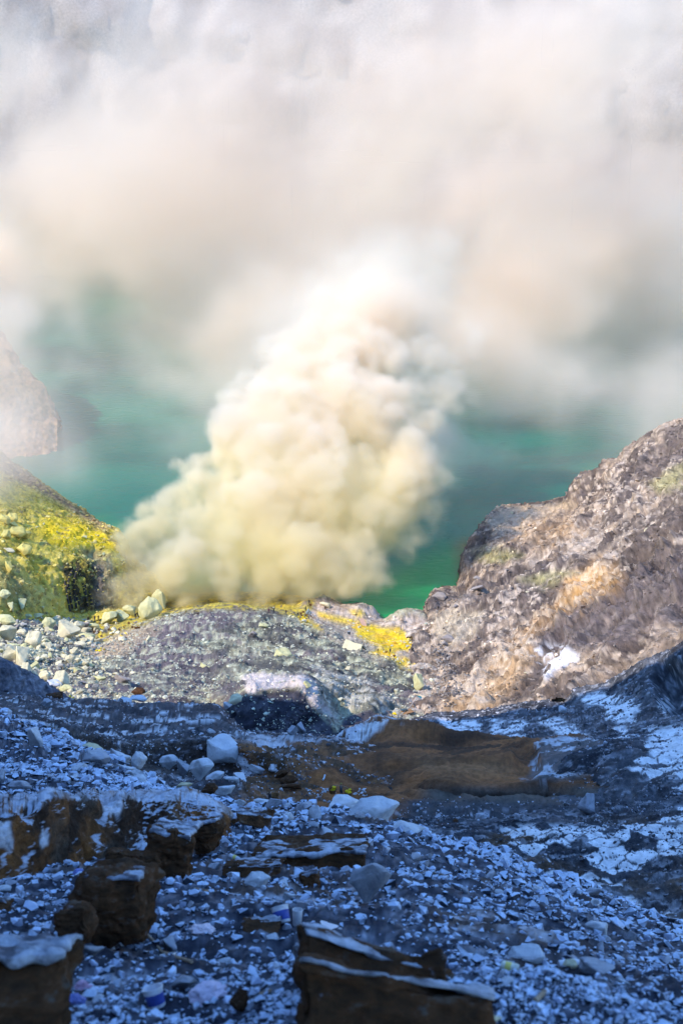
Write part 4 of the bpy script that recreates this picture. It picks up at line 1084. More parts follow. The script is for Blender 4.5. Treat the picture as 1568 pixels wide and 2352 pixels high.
SUN_B = [
    (10, 1195, 24, 30, M_YELLOW, 'yellow boulder with a flat lit face, at the left border high on the hill'), (29, 1190, 22, 24, M_YELLOW, 'yellow boulder behind the flat-faced one high on the hill'),
    (34, 1207, 32, 15, M_YELLOW, 'long flat yellow boulder in the upper cluster on the hill'), (40, 1223, 34, 26, M_YELLOW, 'largest yellow boulder of the upper cluster on the hill'),
    (16, 1228, 26, 20, M_YELLOW, 'rounded yellow boulder at the lower left of the upper cluster'), (61, 1231, 18, 22, M_YELLOW, 'narrow yellow boulder at the right end of the upper cluster'),
    (57, 1264, 28, 30, M_YELLOW, 'steep yellow block half sunk in the hill below the upper cluster'), (20, 1264, 24, 9, M_CREAM, 'thin pale slab lying below the upper yellow cluster'),
    (22, 1304, 26, 27, M_YELLOW, 'yellow-grey block halfway down the hill at the left'), (10, 1366, 22, 20, M_GREEN, 'dull green-yellow boulder low on the hill at the left border'),
    (52, 1391, 34, 25, M_GREEN, 'broad green-yellow boulder at the foot of the hill'), (27, 1395, 22, 20, M_GREEN, 'smaller green-yellow boulder left of the broad one at the hill foot'),
    (14, 1430, 40, 30, M_GREEN, 'broad greenish block at the left border above the square pale one'), (14, 1459, 38, 40, M_CREAM, 'square pale boulder at the left border of the boulder field'),
    (30, 1482, 26, 16, M_GREEN, 'small squared block just below the square pale boulder'), (77, 1471, 32, 42, M_CREAM, 'tall leaning pale boulder in the middle of the boulder field'),
    (113, 1490, 28, 24, M_CREAM, 'six-sided pale boulder right of the tall leaning one'), (148, 1447, 54, 44, M_CREAM, 'largest cream boulder, broken open, below the hanging black pipes'),
    (176, 1447, 30, 36, M_CREAM, 'cream boulder pressed against the right of the broken-open one'), (193, 1447, 26, 18, M_CREAM, 'slanting oblong cream block right of the broken-open boulder'),
    (201, 1467, 36, 22, M_GREEN, 'greenish block facing the sulphur workings, below the slanting oblong one'), (184, 1482, 24, 20, M_CREAM, 'pale cubic stone below the greenish block'),
    (188, 1434, 34, 18, M_ROCK, 'grey rough boulder just below the row of standing miners'), (217, 1441, 26, 17, M_GREEN, 'rounded grey-green boulder right of the grey rough one under the miners'),
    (111, 1434, 25, 27, M_GREEN, 'upright greenish boulder left of the broken-open cream one'), (86, 1420, 25, 20, M_GREEN, 'greenish boulder at the foot of the yellow gully'),
    (133, 1421, 18, 11, M_CREAM, 'small oblong pale stone above the broken-open boulder'), (66, 1417, 15, 11, M_GREEN, 'small pale stone between hill foot boulders'),
    (47, 1452, 24, 13, M_CREAM, 'flat pale stone between the square and the tall leaning boulders'), (52, 1515, 58, 44, M_CREAM, 'big two-toned boulder low in the boulder field'),
    (16, 1508, 38, 42, M_CREAM, 'bulky pale boulder at the left border beside the two-toned one'), (62, 1538, 28, 26, M_CREAM, 'pale boulder tucked under the two-toned one'),
    (80, 1533, 18, 22, M_GREEN, 'small greenish block under the right side of the two-toned boulder'), (98, 1556, 30, 25, M_CREAM, 'cream boulder with a tan side near the shaded ridge'),
    (143, 1562, 44, 34, M_CREAM, 'white-topped cream boulder at the bottom of the boulder field'), (123, 1573, 32, 24, M_ICE, 'white boulder touching the white-topped cream one from the left'),
    (152, 1582, 24, 15, M_GREEN, 'low green-grey stone below the white-topped cream boulder'), (227, 1558, 27, 20, M_GREEN, 'green-grey boulder on the dark slope right of the boulder field'),
    (281, 1558, 32, 20, M_ROCK, 'grey boulder on the dark slope below the mound'), (172, 1498, 19, 17, M_CREAM, 'round cream stone below the pale cubic stone'),
    (162, 1517, 22, 22, M_CREAM, 'pointed cream stone in the middle of the small stones'), (176, 1540, 20, 14, M_GREEN, 'flat greenish stone right below the pointed cream one'),
    (253, 1422, 37, 30, M_GREEN, 'leaning yellow-green boulder beside the miner in green'), (276, 1417, 30, 31, M_GREEN, 'tilted yellow-green block right of the leaning boulder'),
    (298, 1407, 28, 32, M_GREEN, 'hazy block in the smoke left of the two miners'), (344, 1402, 40, 50, M_GREEN, 'large rounded boulder in front of the tall upright slab'),
    (342, 1470, 10, 16, M_CREAM, 'lone pale upright stone on the brown back of the mound'), (964, 1570, 38, 36, M_GREEN, 'pale green squared boulder above the round pool'),
    (801, 1539, 18, 13, M_CREAM, 'small cream stone on the slope below the tent'), (703, 1574, 19, 18, M_GREEN, 'green-grey stone above the white rock skin'),
    (606, 1437, 20, 12, M_GREEN, 'pale green stone on the mound, right of its top'), (580, 1460, 16, 18, M_ROCK, 'grey stone near the middle of the mound'),
    (470, 1530, 20, 16, M_GREEN, 'pale green stone on the lower face of the mound'), (650, 1502, 34, 24, M_GREEN, 'broad lump of greenish rock on the mound'),
    (1005, 1369, 34, 16, M_ROCK, 'dark wet boulder jutting into the lake'), (985, 1378, 12, 7, M_ROCK, 'small dark rock at the tip of the shore'),
    (1100, 1330, 26, 10, M_ROCK, 'dark flat rock lying in the shore inlet'), (1098, 1352, 30, 12, M_ROCK, 'second dark flat rock of the inlet, nearer the water'),
    (1025, 1468, 30, 18, M_ROCK, 'dark smooth boulder where the gully meets the shore'), (748, 1391, 24, 14, M_CREAM, 'pale knob of rock by the seated basket carrier'),
]
for (u, v, w, h, m, lab) in SUN_B:
    w, h = w * 1.15, h * 1.12
    pt = slope if u > 980 else (hill if v < 1400 and u < 250 else flat)
    boulder(pt, u, v, w, h, m, lab, 'boulder')
# tall upright slab behind the rounded boulder
o = boulder(flat, 366, 1386, 32, 62, M_GREEN, 'tall upright slab of yellow rock standing in the smoke', 'boulder', k=5, deep=0.5, tilt=0.12)

def many(patch, n, rpx, weight, mats, label, group, name, meshes, seed, cat=None):
    g = gset(seed)
    i = sample(patch, n, weight, g)
    P = patch.P.reshape(-1, 3)[i]
    for p in P:
        m = px2m(p); r = g.uniform(*rpx) if g.random() < .3 else g.uniform(rpx[0], 0.5 * (rpx[0] + rpx[1]))
        o = bpy.data.objects.new(name, meshes[int(g.integers(len(meshes)))]); COL.objects.link(o)
        colour_slot(o, mats[int(g.integers(len(mats)))])
        s = r * m
        o.scale = (s * g.uniform(.9, 1.35), s * g.uniform(.8, 1.1), s * g.uniform(.6, .95))
        o.rotation_euler = (g.uniform(-.5, .5), g.uniform(-.5, .5), g.uniform(0, 6.28))
        o.location = (p[0], p[1], p[2] + s * 0.3)
        tag(o, label, cat or name.split('_')[-1], group)

many(scree, 150, (13, 30), wf * sstep(1700, 1900, scree.V + 0 * scree.U), [M_ICE, M_GREY, M_GREY], 'fist to head sized frosted stone in the near scree', 'stones in the near scree', 'scree_stone', PEBBLES, 41, 'stone')
many(scree, 40, (10, 22), in_frame(scree) * sstep(420, 300, scree.U) * sstep(1850, 1820, scree.V), [M_GREY, M_ICE], 'blue-grey stone in the scree above the brown bank', 'stones above the brown bank', 'scree_stone', PEBBLES, 42, 'stone')
many(flat, 150, (4, 11), in_frame(flat) * left, [M_CREAM, M_GREEN, M_CREAM, M_ROCK], 'small pale stone in the boulder field below the yellow hill', 'small stones of the boulder field', 'boulder_field_stone', PEBBLES, 43, 'stone')
many(flat, 100, (8, 17), in_frame(flat) * sstep(270, 180, flat.U) * sstep(1420, 1450, flat.V), [M_CREAM, M_CREAM, M_GREEN, M_ROCK], 'middling pale block in the boulder field below the yellow hill', 'middling blocks of the boulder field', 'boulder_field_block', BOULDERS, 48, 'block')
many(hill, 110, (4, 11), in_frame(hill), [M_YELLOW, M_YELLOW, M_GREEN], 'small yellow stone on the sulphur hill', 'stones on the sulphur hill', 'sulphur_stone', PEBBLES, 44, 'stone')
many(slope, 60, (4, 9), in_frame(slope), [M_ROCK, M_CREAM], 'grey stone lying on the right crater slope', 'stones on the right slope', 'slope_stone', PEBBLES, 45, 'stone')
many(ledge, 50, (5, 12), in_frame(ledge) * sstep(1600, 1640, ledge.V) * sstep(1800, 1760, ledge.V), [M_ICE, M_GREY], 'pale stone scattered on the dark ledges', 'stones on the dark ledges', 'ledge_stone', PEBBLES, 46, 'stone')
many(shade, 50, (5, 12), in_frame(shade) * sstep(1850, 1900, shade.V), [M_ICE, M_GREY, M_BROWNROCK], 'stone in the dark hollow right of the crest', 'stones in the dark hollow', 'hollow_stone', PEBBLES, 47, 'stone')

# heaps of white stones beside the path: each stone a thing
def heap(patch, outline, n, label, group, seed, rpx=(2.6, 4.6), rise=8):
    g = gset(seed); outline = np.array(outline, float)
    k = 0
    while k < n:
        u = g.uniform(outline[:, 0].min(), outline[:, 0].max()); v = g.uniform(outline[:, 1].min(), outline[:, 1].max())
        if poly_mask(np.array([u]), np.array([v]), outline, 0.5)[0] < 0.5: continue
        P, N = at(patch, u, v); m = px2m(P); s = g.uniform(*rpx) * m
        o = bpy.data.objects.new('white_stone', PEBBLES[int(g.integers(8))]); COL.objects.link(o)
        colour_slot(o, M_ICE)
        o.scale = (s * g.uniform(.9, 1.4), s, s * g.uniform(.7, 1)); o.rotation_euler = (g.uniform(-.4, .4), g.uniform(-.4, .4), g.uniform(0, 6))
        o.location = P + np.array([0, 0, s * 0.5])
        tag(o, label, 'stone', group); k += 1
heap(mound, [(632, 1826), (660, 1816), (690, 1812), (715, 1816), (735, 1832), (728, 1837), (690, 1832), (675, 1842), (650, 1838)], 62, 'white stone in the heap behind the first porter', 'heap of white stones by the path', 51)
heap(mound, [(728, 1817), (745, 1812), (770, 1816), (772, 1822), (735, 1823)], 18, 'white stone in the row left of the porter with yellow loads', 'row of white stones by the path', 52)
heap(mound, [(812, 1824), (822, 1813), (838, 1812), (846, 1826), (832, 1832)], 16, 'white stone in the small heap right of the porter with yellow loads', 'small heap of white stones', 53)

# ------------------------------------------------------------------ broken ash blocks of the near slope, brown sides under a frosted crust
def ash_block(front, Y, depth, label, seed, crust=True, lean=(0, 0), crust_h=0.05, rough=0.12, name='ash_block', Ys=None, drape=0.0):
    """front: four photograph corners (top left, top right, bottom right, bottom left) of the near face; depth in metres"""
    vb = max(front[2][1], front[3][1]); ub = 0.5 * (front[2][0] + front[3][0])
    if vb < 2345:
        Y = float(at(scree, min(max(ub, 0), 1568), vb - 4)[0][1])
        Ys = (Y + 0.25, Y + 0.25, Y, Y)
    Ys = Ys or (Y, Y, Y, Y)
    f = np.array([unproj(u, v, y) for (u, v), y in zip(front, Ys)])
    base = f.mean(0); base[2] = f[2:, 2].min()
    tl, tr, br, bl = f - base
    d = np.array([lean[0], depth, lean[1] * 0.4 - 0.50 * depth])
    c8 = np.array([bl, br, br + d * 0.9, bl + d * 0.9, tl, tr, tr + d, tl + d])
    c8[2:4, 2] = c8[0:2, 2]
    bm = bmesh.new(); vs = [bm.verts.new(c) for c in c8]
    for q in ((0, 1, 5, 4), (1, 2, 6, 5), (2, 3, 7, 6), (3, 0, 4, 7), (4, 5, 6, 7), (3, 2, 1, 0)): bm.faces.new([vs[i] for i in q])
    size = float(np.ptp(c8, axis=0).max())
    bmesh.ops.bevel(bm, geom=bm.edges[:], offset=0.10 * min(abs(float(f[0, 2] - f[3, 2])), depth), segments=1, affect='EDGES', clamp_overlap=True)
    bmesh.ops.subdivide_edges(bm, edges=[e for e in bm.edges if e.calc_length() > 0.02], cuts=12, use_grid_fill=True)
    bmesh.ops.triangulate(bm, faces=[q for q in bm.faces if len(q.verts) > 4])
    bmesh.ops.subdivide_edges(bm, edges=[e for e in bm.edges if e.calc_length() > size / 40], cuts=1, use_grid_fill=True)
    bm.normal_update()
    P = np.array([v.co[:] for v in bm.verts]); N = np.array([v.normal[:] for v in bm.verts])
    W = P + base
    thick = min(size, 1.6 * float(np.abs(f[0, 2] - f[3, 2])) + 0.05)
    P = P + N * (fbm(W, thick * 0.55, 5, seed) * thick * 0.30 * (0.6 + 4 * rough) + fbm(W, (thick * .16, thick * .16, thick * .08), 4, seed + 3, ridged=True) * thick * 0.05)[:, None]
    P[:, 0] += fbm(W * 1.0, (thick, thick, thick * .3), 3, seed + 8) * thick * 0.16
    for v, p in zip(bm.verts, P): v.co = p
    for fc in bm.faces: fc.smooth = True
    me = bpy.data.meshes.new(name); bm.to_mesh(me); bm.free()
    root = link(name, me, M_BROWNROCK); root.location = base
    tag(root, label, 'ash block')
    if crust:
        ext = 0.985
        crust_h *= 0.45
        ctr = (tl + tr + tl + d + tr + d) / 4
        q = [ctr + (p - ctr) * ext for p in (tl, tr, tr + d, tl + d)]
        n = 26
        s, t = np.meshgrid(np.linspace(0, 1, n), np.linspace(0, 1, n))
        G = (1 - s)[..., None] * (1 - t)[..., None] * q[0] + s[..., None] * (1 - t)[..., None] * q[1] + s[..., None] * t[..., None] * q[2] + (1 - s)[..., None] * t[..., None] * q[3]
        W = G + base
        G[..., :2] += np.stack([fbm(W, size * .2, 4, seed + 5), fbm(W, size * .2, 4, seed + 6)], -1) * size * 0.09
        top = G.copy(); top[..., 2] += crust_h * (0.5 + 2.6 * fbm(W, size * 0.10, 5, seed + 7)) + thick * 0.035
        e = np.minimum(np.minimum(s, 1 - s), np.minimum(t, 1 - t))
        top[..., 2] -= (0.6 * crust_h) * (e < 0.04)
        bot = G.copy(); bot[..., 2] -= crust_h * 0.6
        if drape:
            hang = (t < 0.05) * drape * 0.7 * size * np.clip(0.2 + 1.2 * vnoise(W, size * .13, seed + 9), 0, 1.3)
            bot[..., 2] -= hang; bot[..., 1] -= (t < 0.05) * 0.04 * size; top[..., 1] -= (t < 0.05) * 0.05 * size
        V = np.concatenate([top.reshape(-1, 3), bot.reshape(-1, 3)])
        idx = np.arange(n * n).reshape(n, n); o2 = n * n
        F = [np.stack([idx[:-1, :-1], idx[:-1, 1:], idx[1:, 1:], idx[1:, :-1]], -1).reshape(-1, 4)]
        F.append(F[0][:, ::-1] + o2)
        for ring in (idx[0, :], idx[:, -1], idx[-1, ::-1], idx[::-1, 0]):
            F.append(np.stack([ring[:-1] + o2, ring[1:] + o2, ring[1:], ring[:-1]], -1))
        cme = mesh_arrays('crust', V, np.concatenate(F), None, True)
        link('crust', cme, M_CRUST, root)
    return root

ash_block([(674, 2212), (1128, 2292), (1120, 2420), (668, 2420)], 10.6, 0.35, 'long brown ash slab at the bottom edge with a thin frosted top', 601, crust_h=0.012, rough=0.035, lean=(0.05, -0.16), Ys=(8.1, 7.9, 7.6, 7.8))
ash_block([(700, 2135), (1040, 2236), (1030, 2300), (705, 2230)], 11.8, 0.30, 'brown ash slab with a broad frosted rim, just behind the bottom slab', 602, crust_h=0.03, rough=0.05, lean=(-0.05, -0.05), drape=0.05)
ash_block([(-40, 2198), (140, 2192), (120, 2420), (-40, 2420)], 9.8, 0.45, 'brown block with a thick frosted hood in the bottom left corner', 603, crust_h=0.04, rough=0.07, lean=(0.03, 0.12), Ys=(8.4, 8.4, 8.0, 8.0), drape=0.12)
ash_block([(186, 2020), (318, 2020), (316, 2182), (190, 2180)], 15.5, 0.8, 'square brown ash pillar with a flat white cap', 604, crust_h=0.05, rough=0.06, lean=(0.05, 0.10), Ys=(15.6, 15.6, 14.9, 14.9))
ash_block([(134, 2092), (205, 2084), (210, 2190), (138, 2190)], 15.2, 0.6, 'lower dark step of ash against the left of the capped pillar', 605, crust=False, rough=0.08, Ys=(15.2, 15.2, 14.8, 14.8))
ash_block([(345, 1912), (440, 1925), (438, 2020), (350, 2012)], 22.5, 1.0, 'brown ash block with a ragged frosted top right of the bank hollow', 606, crust_h=0.05, rough=0.09, lean=(0.05, 0.35), Ys=(22.8, 22.8, 21.4, 21.4), drape=0.16)
ash_block([(448, 1896), (496, 1886), (486, 1960), (440, 1980)], 23.8, 0.7, 'narrow leaning ash fin with a white edge behind the ragged-topped block', 607, crust_h=0.04, rough=0.08, lean=(0.1, 0.1))
ash_block([(245, 1962), (318, 1960), (330, 2020), (236, 2020)], 18.5, 0.6, 'plain brown lump of ash behind the capped pillar', 608, crust=False, rough=0.12)
ash_block([(318, 1965), (360, 1962), (372, 2030), (326, 2022)], 19.5, 0.6, 'dark brown lump squeezed between the pillar and the ragged-topped block', 609, crust=False, rough=0.12)
ash_block([(580, 1960), (838, 1950), (834, 2010), (590, 2004)], 24.5, 1.6, 'wide low ash ledge with a long frosted top in the middle of the slope', 610, crust_h=0.05, rough=0.035, lean=(0.1, 0.42), Ys=(24.5, 24.5, 23.6, 23.6), drape=0.05)
ash_block([(512, 1990), (645, 1986), (640, 2014), (508, 2018)], 20.5, 0.6, 'small low ash ledge with a white rim, left of the wide one', 611, crust_h=0.035, rough=0.06, lean=(0.05, 0.14), drape=0.06)
ash_block([(690, 2010), (728, 2004), (730, 2040), (694, 2042)], 19.5, 0.4, 'crumbling frosted clod with a brown hole below the wide ledge', 612, crust_h=0.05, rough=0.15, drape=0.15)
ash_block([(555, 2120), (645, 2116), (640, 2142), (560, 2146)], 14.2, 0.3, 'low slab with a smooth frosted back beside the plastic tubs', 613, crust_h=0.03, rough=0.08, lean=(0, 0.08))
ash_block([(540, 1868), (620, 1880), (618, 1908), (552, 1890)], 36.0, 0.7, 'dark overhanging sod edge at the right end of the brown bank', 614, crust_h=0.06, rough=0.08, lean=(0.1, 0.3))
ash_block([(-40, 2068), (14, 2072), (18, 2105), (-40, 2110)], 15.5, 0.4, 'small brown block with a white top cut by the left border', 615, crust_h=0.05, rough=0.1)
ash_block([(690, 2128), (750, 2150), (744, 2225), (700, 2215)], 11.5, 0.3, 'rough frosted rock leaning on the rim of the second slab', 616, crust=False, rough=0.12).data.materials[0] = M_GREY

# flat stones and a leaning plate in the near scree
boulder(scree, 849, 2042, 96, 96, M_GREY, 'leaning triangular rock plate with frosted edges in the near slope', 'boulder', k=7, deep=0.35)
for (u, v, w, h, m, lab, k) in [(1209, 2195, 80, 40, M_ICE, 'long flat pale slab of stone behind the plastic bottle', 3), (1248, 2182, 46, 34, M_GREY, 'dark angular stone right behind the long flat pale slab', 1),
                             (1374, 2140, 52, 42, M_ICE, 'pale pyramid-shaped stone below the white cup', 5), (1359, 2222, 96, 30, M_GREY, 'wide flat grey stone right of the plastic bottle', 2),
                             (235, 2135, 50, 64, M_GREY, 'upright grey stone leaning on the front of the capped pillar', 4), (200, 2182, 64, 36, M_GREY, 'flat grey stone at the foot of the capped pillar', 6),
                             (422, 2265, 52, 42, M_GREY, 'smooth slate-grey stone left of the crumpled plastic bag', 8), (555, 2305, 46, 48, M_BROWNROCK, 'tan brown stone right of the crumpled plastic bag', 9),
                             (395, 2175, 56, 36, M_GREY, 'grey stone above the blue-marked tub', 0), (270, 1925, 42, 44, M_GREY, 'square grey stone in the hollow under the brown bank', 1),
                             (222, 1912, 36, 26, M_CREAM, 'pale cream stone left of the square grey one under the bank', 2), (330, 1950, 34, 26, M_ICE, 'white cube-shaped stone beside the ragged-topped ash block', 7),
                             (232, 1940, 28, 24, M_ICE, 'white wedge of stone in the hollow under the brown bank', 5), (1310, 2215, 30, 20, M_CREAM, 'round pale stone near the right of the flat grey stone', 3),
                             (590, 2025, 50, 38, M_ICE, 'pale smooth boulder with a notch below the small low ledge', 4), (655, 2032, 36, 18, M_ICE, 'oval white stone right of the notched pale boulder', 0), (664, 2058, 26, 24, M_ICE, 'round white stone below the oval one', 6),
                             (745, 2252, 40, 26, M_GREY, 'grey stone lying on the top of the bottom slab', 9), (1120, 2350, 60, 30, M_CREAM, 'tan flat stone at the bottom edge right of the slab', 8)]:
    boulder(scree, u, v, w, h, m, lab, 'boulder' if w > 60 else 'stone', k=k)
#@OBJECTS
# ------------------------------------------------------------------ small builders
def tube(pts, r, sides=8, closed_ends=True, rs=None):
    pts = [Vector(p) for p in pts]
    V, F = [], []
    n = len(pts)
    for i, p in enumerate(pts):
        d = (pts[min(i + 1, n - 1)] - pts[max(i - 1, 0)]).normalized()
        a = d.orthogonal().normalized() if abs(d.z) > .95 else d.cross(Vector((0, 0, 1))).normalized()
        b = d.cross(a)
        rr = rs[i] if rs else r
        for k in range(sides):
            t = 2 * math.pi * k / sides
            V.append(p + a * math.cos(t) * rr + b * math.sin(t) * rr)
    for i in range(n - 1):
        for k in range(sides):
            k2 = (k + 1) % sides
            F.append((i * sides + k, i * sides + k2, (i + 1) * sides + k2, (i + 1) * sides + k))
    if closed_ends:
        F.append(tuple(range(sides))[::-1]); F.append(tuple((n - 1) * sides + k for k in range(sides)))
    return V, F

def lathe(prof, sides=24, ex=1.0, ey=1.0):
    """prof: (radius, height) pairs from the bottom; closed where the radius is 0"""
    V, F = [], []
    for (r, z) in prof:
        for k in range(sides):
            t = 2 * math.pi * k / sides
            V.append((r * ex * math.cos(t), r * ey * math.sin(t), z))
    for i in range(len(prof) - 1):
        for k in range(sides):
            k2 = (k + 1) % sides
            F.append((i * sides + k, i * sides + k2, (i + 1) * sides + k2, (i + 1) * sides + k))
    if prof[0][0] > 1e-6: F.append(tuple(range(sides))[::-1])
    if prof[-1][0] > 1e-6: F.append(tuple((len(prof) - 1) * sides + k for k in range(sides)))
    return V, F

def boxvf(x0, x1, y0, y1, z0, z1):
    V = [(x0, y0, z0), (x1, y0, z0), (x1, y1, z0), (x0, y1, z0), (x0, y0, z1), (x1, y0, z1), (x1, y1, z1), (x0, y1, z1)]
    return V, [(3, 2, 1, 0), (4, 5, 6, 7), (0, 1, 5, 4), (1, 2, 6, 5), (2, 3, 7, 6), (3, 0, 4, 7)]

def part(name, vf, mat, parent=None, smooth=True, bevel=0.0):
    V, F = vf
    me = bpy.data.meshes.new(name)
    me.from_pydata([tuple(v) for v in V], [], [tuple(f) for f in F])
    bm = bmesh.new(); bm.from_mesh(me)
    bmesh.ops.remove_doubles(bm, verts=bm.verts, dist=1e-5)
    if bevel: bmesh.ops.bevel(bm, geom=bm.edges[:], offset=bevel, segments=2, affect='EDGES', clamp_overlap=True)
    bmesh.ops.recalc_face_normals(bm, faces=bm.faces)
    for f in bm.faces: f.smooth = smooth
    for e in bm.edges:
        if len(e.link_faces) == 2 and e.calc_face_angle(0) > R(35): e.smooth = False
    bm.to_mesh(me); bm.free()
    return link(name, me, mat, parent)

# ------------------------------------------------------------------ people
M_PERSON = rock_mat('person_cloth_and_skin', vary=0.12, scale=9, bump=0.1, rough=0.85)
JOINTS = {
    'pelvis': (0, 0, .90, .125, .105), 'waist': (0, 0, 1.03, .12, .095), 'chest': (0, 0, 1.22, .155, .11), 'neckb': (0, .01, 1.36, .075, .07), 'neck': (0, 0, 1.42, .052, .052),
    'jaw': (0, -.02, 1.475, .065, .075), 'head': (0, -.005, 1.56, .078, .092), 'crown': (0, .005, 1.64, .055, .065), 'nose': (0, -.115, 1.535, .016, .018),
    'shL': (.17, .01, 1.32, .07, .07), 'elL': (.225, .03, 1.06, .046, .046), 'wrL': (.235, -.05, .83, .031, .031), 'palL': (.235, -.07, .765, .033, .022),
    'shR': (-.17, .01, 1.32, .07, .07), 'elR': (-.225, .03, 1.06, .046, .046), 'wrR': (-.235, -.05, .83, .031, .031), 'palR': (-.235, -.07, .765, .033, .022),
    'hipL': (.09, 0, .84, .095, .095), 'knL': (.10, -.02, .47, .062, .062), 'anL': (.10, .02, .09, .044, .044), 'toeL': (.115, -.15, .035, .038, .03),
    'hipR': (-.09, 0, .84, .095, .095), 'knR': (-.10, -.02, .47, .062, .062), 'anR': (-.10, .02, .09, .044, .044), 'toeR': (-.115, -.15, .035, .038, .03),
}
BONES = [('pelvis', 'waist', 't'), ('waist', 'chest', 't'), ('chest', 'neckb', 't'), ('neckb', 'neck', 's'), ('neck', 'jaw', 's'), ('jaw', 'head', 's'), ('head', 'crown', 'h'), ('head', 'nose', 's'),
         ('chest', 'shL', 't'), ('shL', 'elL', 't'), ('elL', 'wrL', 'a'), ('wrL', 'palL', 's'), ('chest', 'shR', 't'), ('shR', 'elR', 't'), ('elR', 'wrR', 'a'), ('wrR', 'palR', 's'),
         ('pelvis', 'hipL', 'l'), ('hipL', 'knL', 'l'), ('knL', 'anL', 'l'), ('anL', 'toeL', 'b'), ('pelvis', 'hipR', 'l'), ('hipR', 'knR', 'l'), ('knR', 'anR', 'l'), ('anR', 'toeR', 'b')]
POSES = {
    'stand': {},
    'stride': {'knL': (.10, -.16, .48), 'anL': (.10, -.10, .10), 'toeL': (.11, -.27, .05), 'knR': (-.10, .02, .47), 'anR': (-.10, .20, .12), 'toeR': (-.11, .06, .035), 'wrL': (.25, .06, .84), 'palL': (.25, .07, .775), 'wrR': (-.25, -.16, .86), 'palR': (-.25, -.20, .80)},
    'wave': {'elL': (.30, -.02, 1.50), 'wrL': (.16, -.04, 1.70), 'palL': (.10, -.05, 1.73), 'elR': (-.34, -.02, 1.16), 'wrR': (-.46, -.10, 1.30), 'palR': (-.50, -.12, 1.35)},
    'carry': {'elR': (-.26, -.12, 1.16), 'wrR': (-.17, -.26, 1.36), 'palR': (-.15, -.29, 1.42), 'knL': (.10, -.14, .48), 'anL': (.10, -.06, .10), 'toeL': (.11, -.23, .04), 'anR': (-.10, .16, .11), 'toeR': (-.11, .02, .035)},
    'crouch': {'pelvis': (0, .12, .42), 'waist': (0, .06, .55), 'chest': (0, -.08, .70), 'neckb': (0, -.16, .80), 'neck': (0, -.20, .85), 'jaw': (0, -.26, .88), 'head': (0, -.27, .96), 'crown': (0, -.27, 1.03), 'nose': (0, -.37, .92),
               'shL': (.17, -.12, .77), 'elL': (.22, -.28, .56), 'wrL': (.16, -.42, .40), 'palL': (.15, -.45, .34), 'shR': (-.17, -.12, .77), 'elR': (-.22, -.28, .56), 'wrR': (-.16, -.42, .40), 'palR': (-.15, -.45, .34),
               'hipL': (.10, .10, .38), 'knL': (.16, -.24, .44), 'anL': (.12, .0, .09), 'hipR': (-.10, .10, .38), 'knR': (-.16, -.24, .44), 'anR': (-.12, .0, .09)},
    'bend': {'pelvis': (0, .10, .88), 'waist': (0, .02, .99), 'chest': (0, -.20, 1.08), 'neckb': (0, -.32, 1.12), 'neck': (0, -.37, 1.13), 'jaw': (0, -.44, 1.10), 'head': (0, -.50, 1.14), 'crown': (0, -.56, 1.18), 'nose': (0, -.55, 1.05),
             'shL': (.17, -.27, 1.10), 'elL': (.20, -.32, .84), 'wrL': (.16, -.42, .62), 'palL': (.15, -.45, .56), 'shR': (-.17, -.27, 1.10), 'elR': (-.20, -.32, .84), 'wrR': (-.16, -.42, .62), 'palR': (-.15, -.45, .56), 'hipL': (.09, .08, .83), 'hipR': (-.09, .08, .83)},
}
PERSON_CACHE = {}
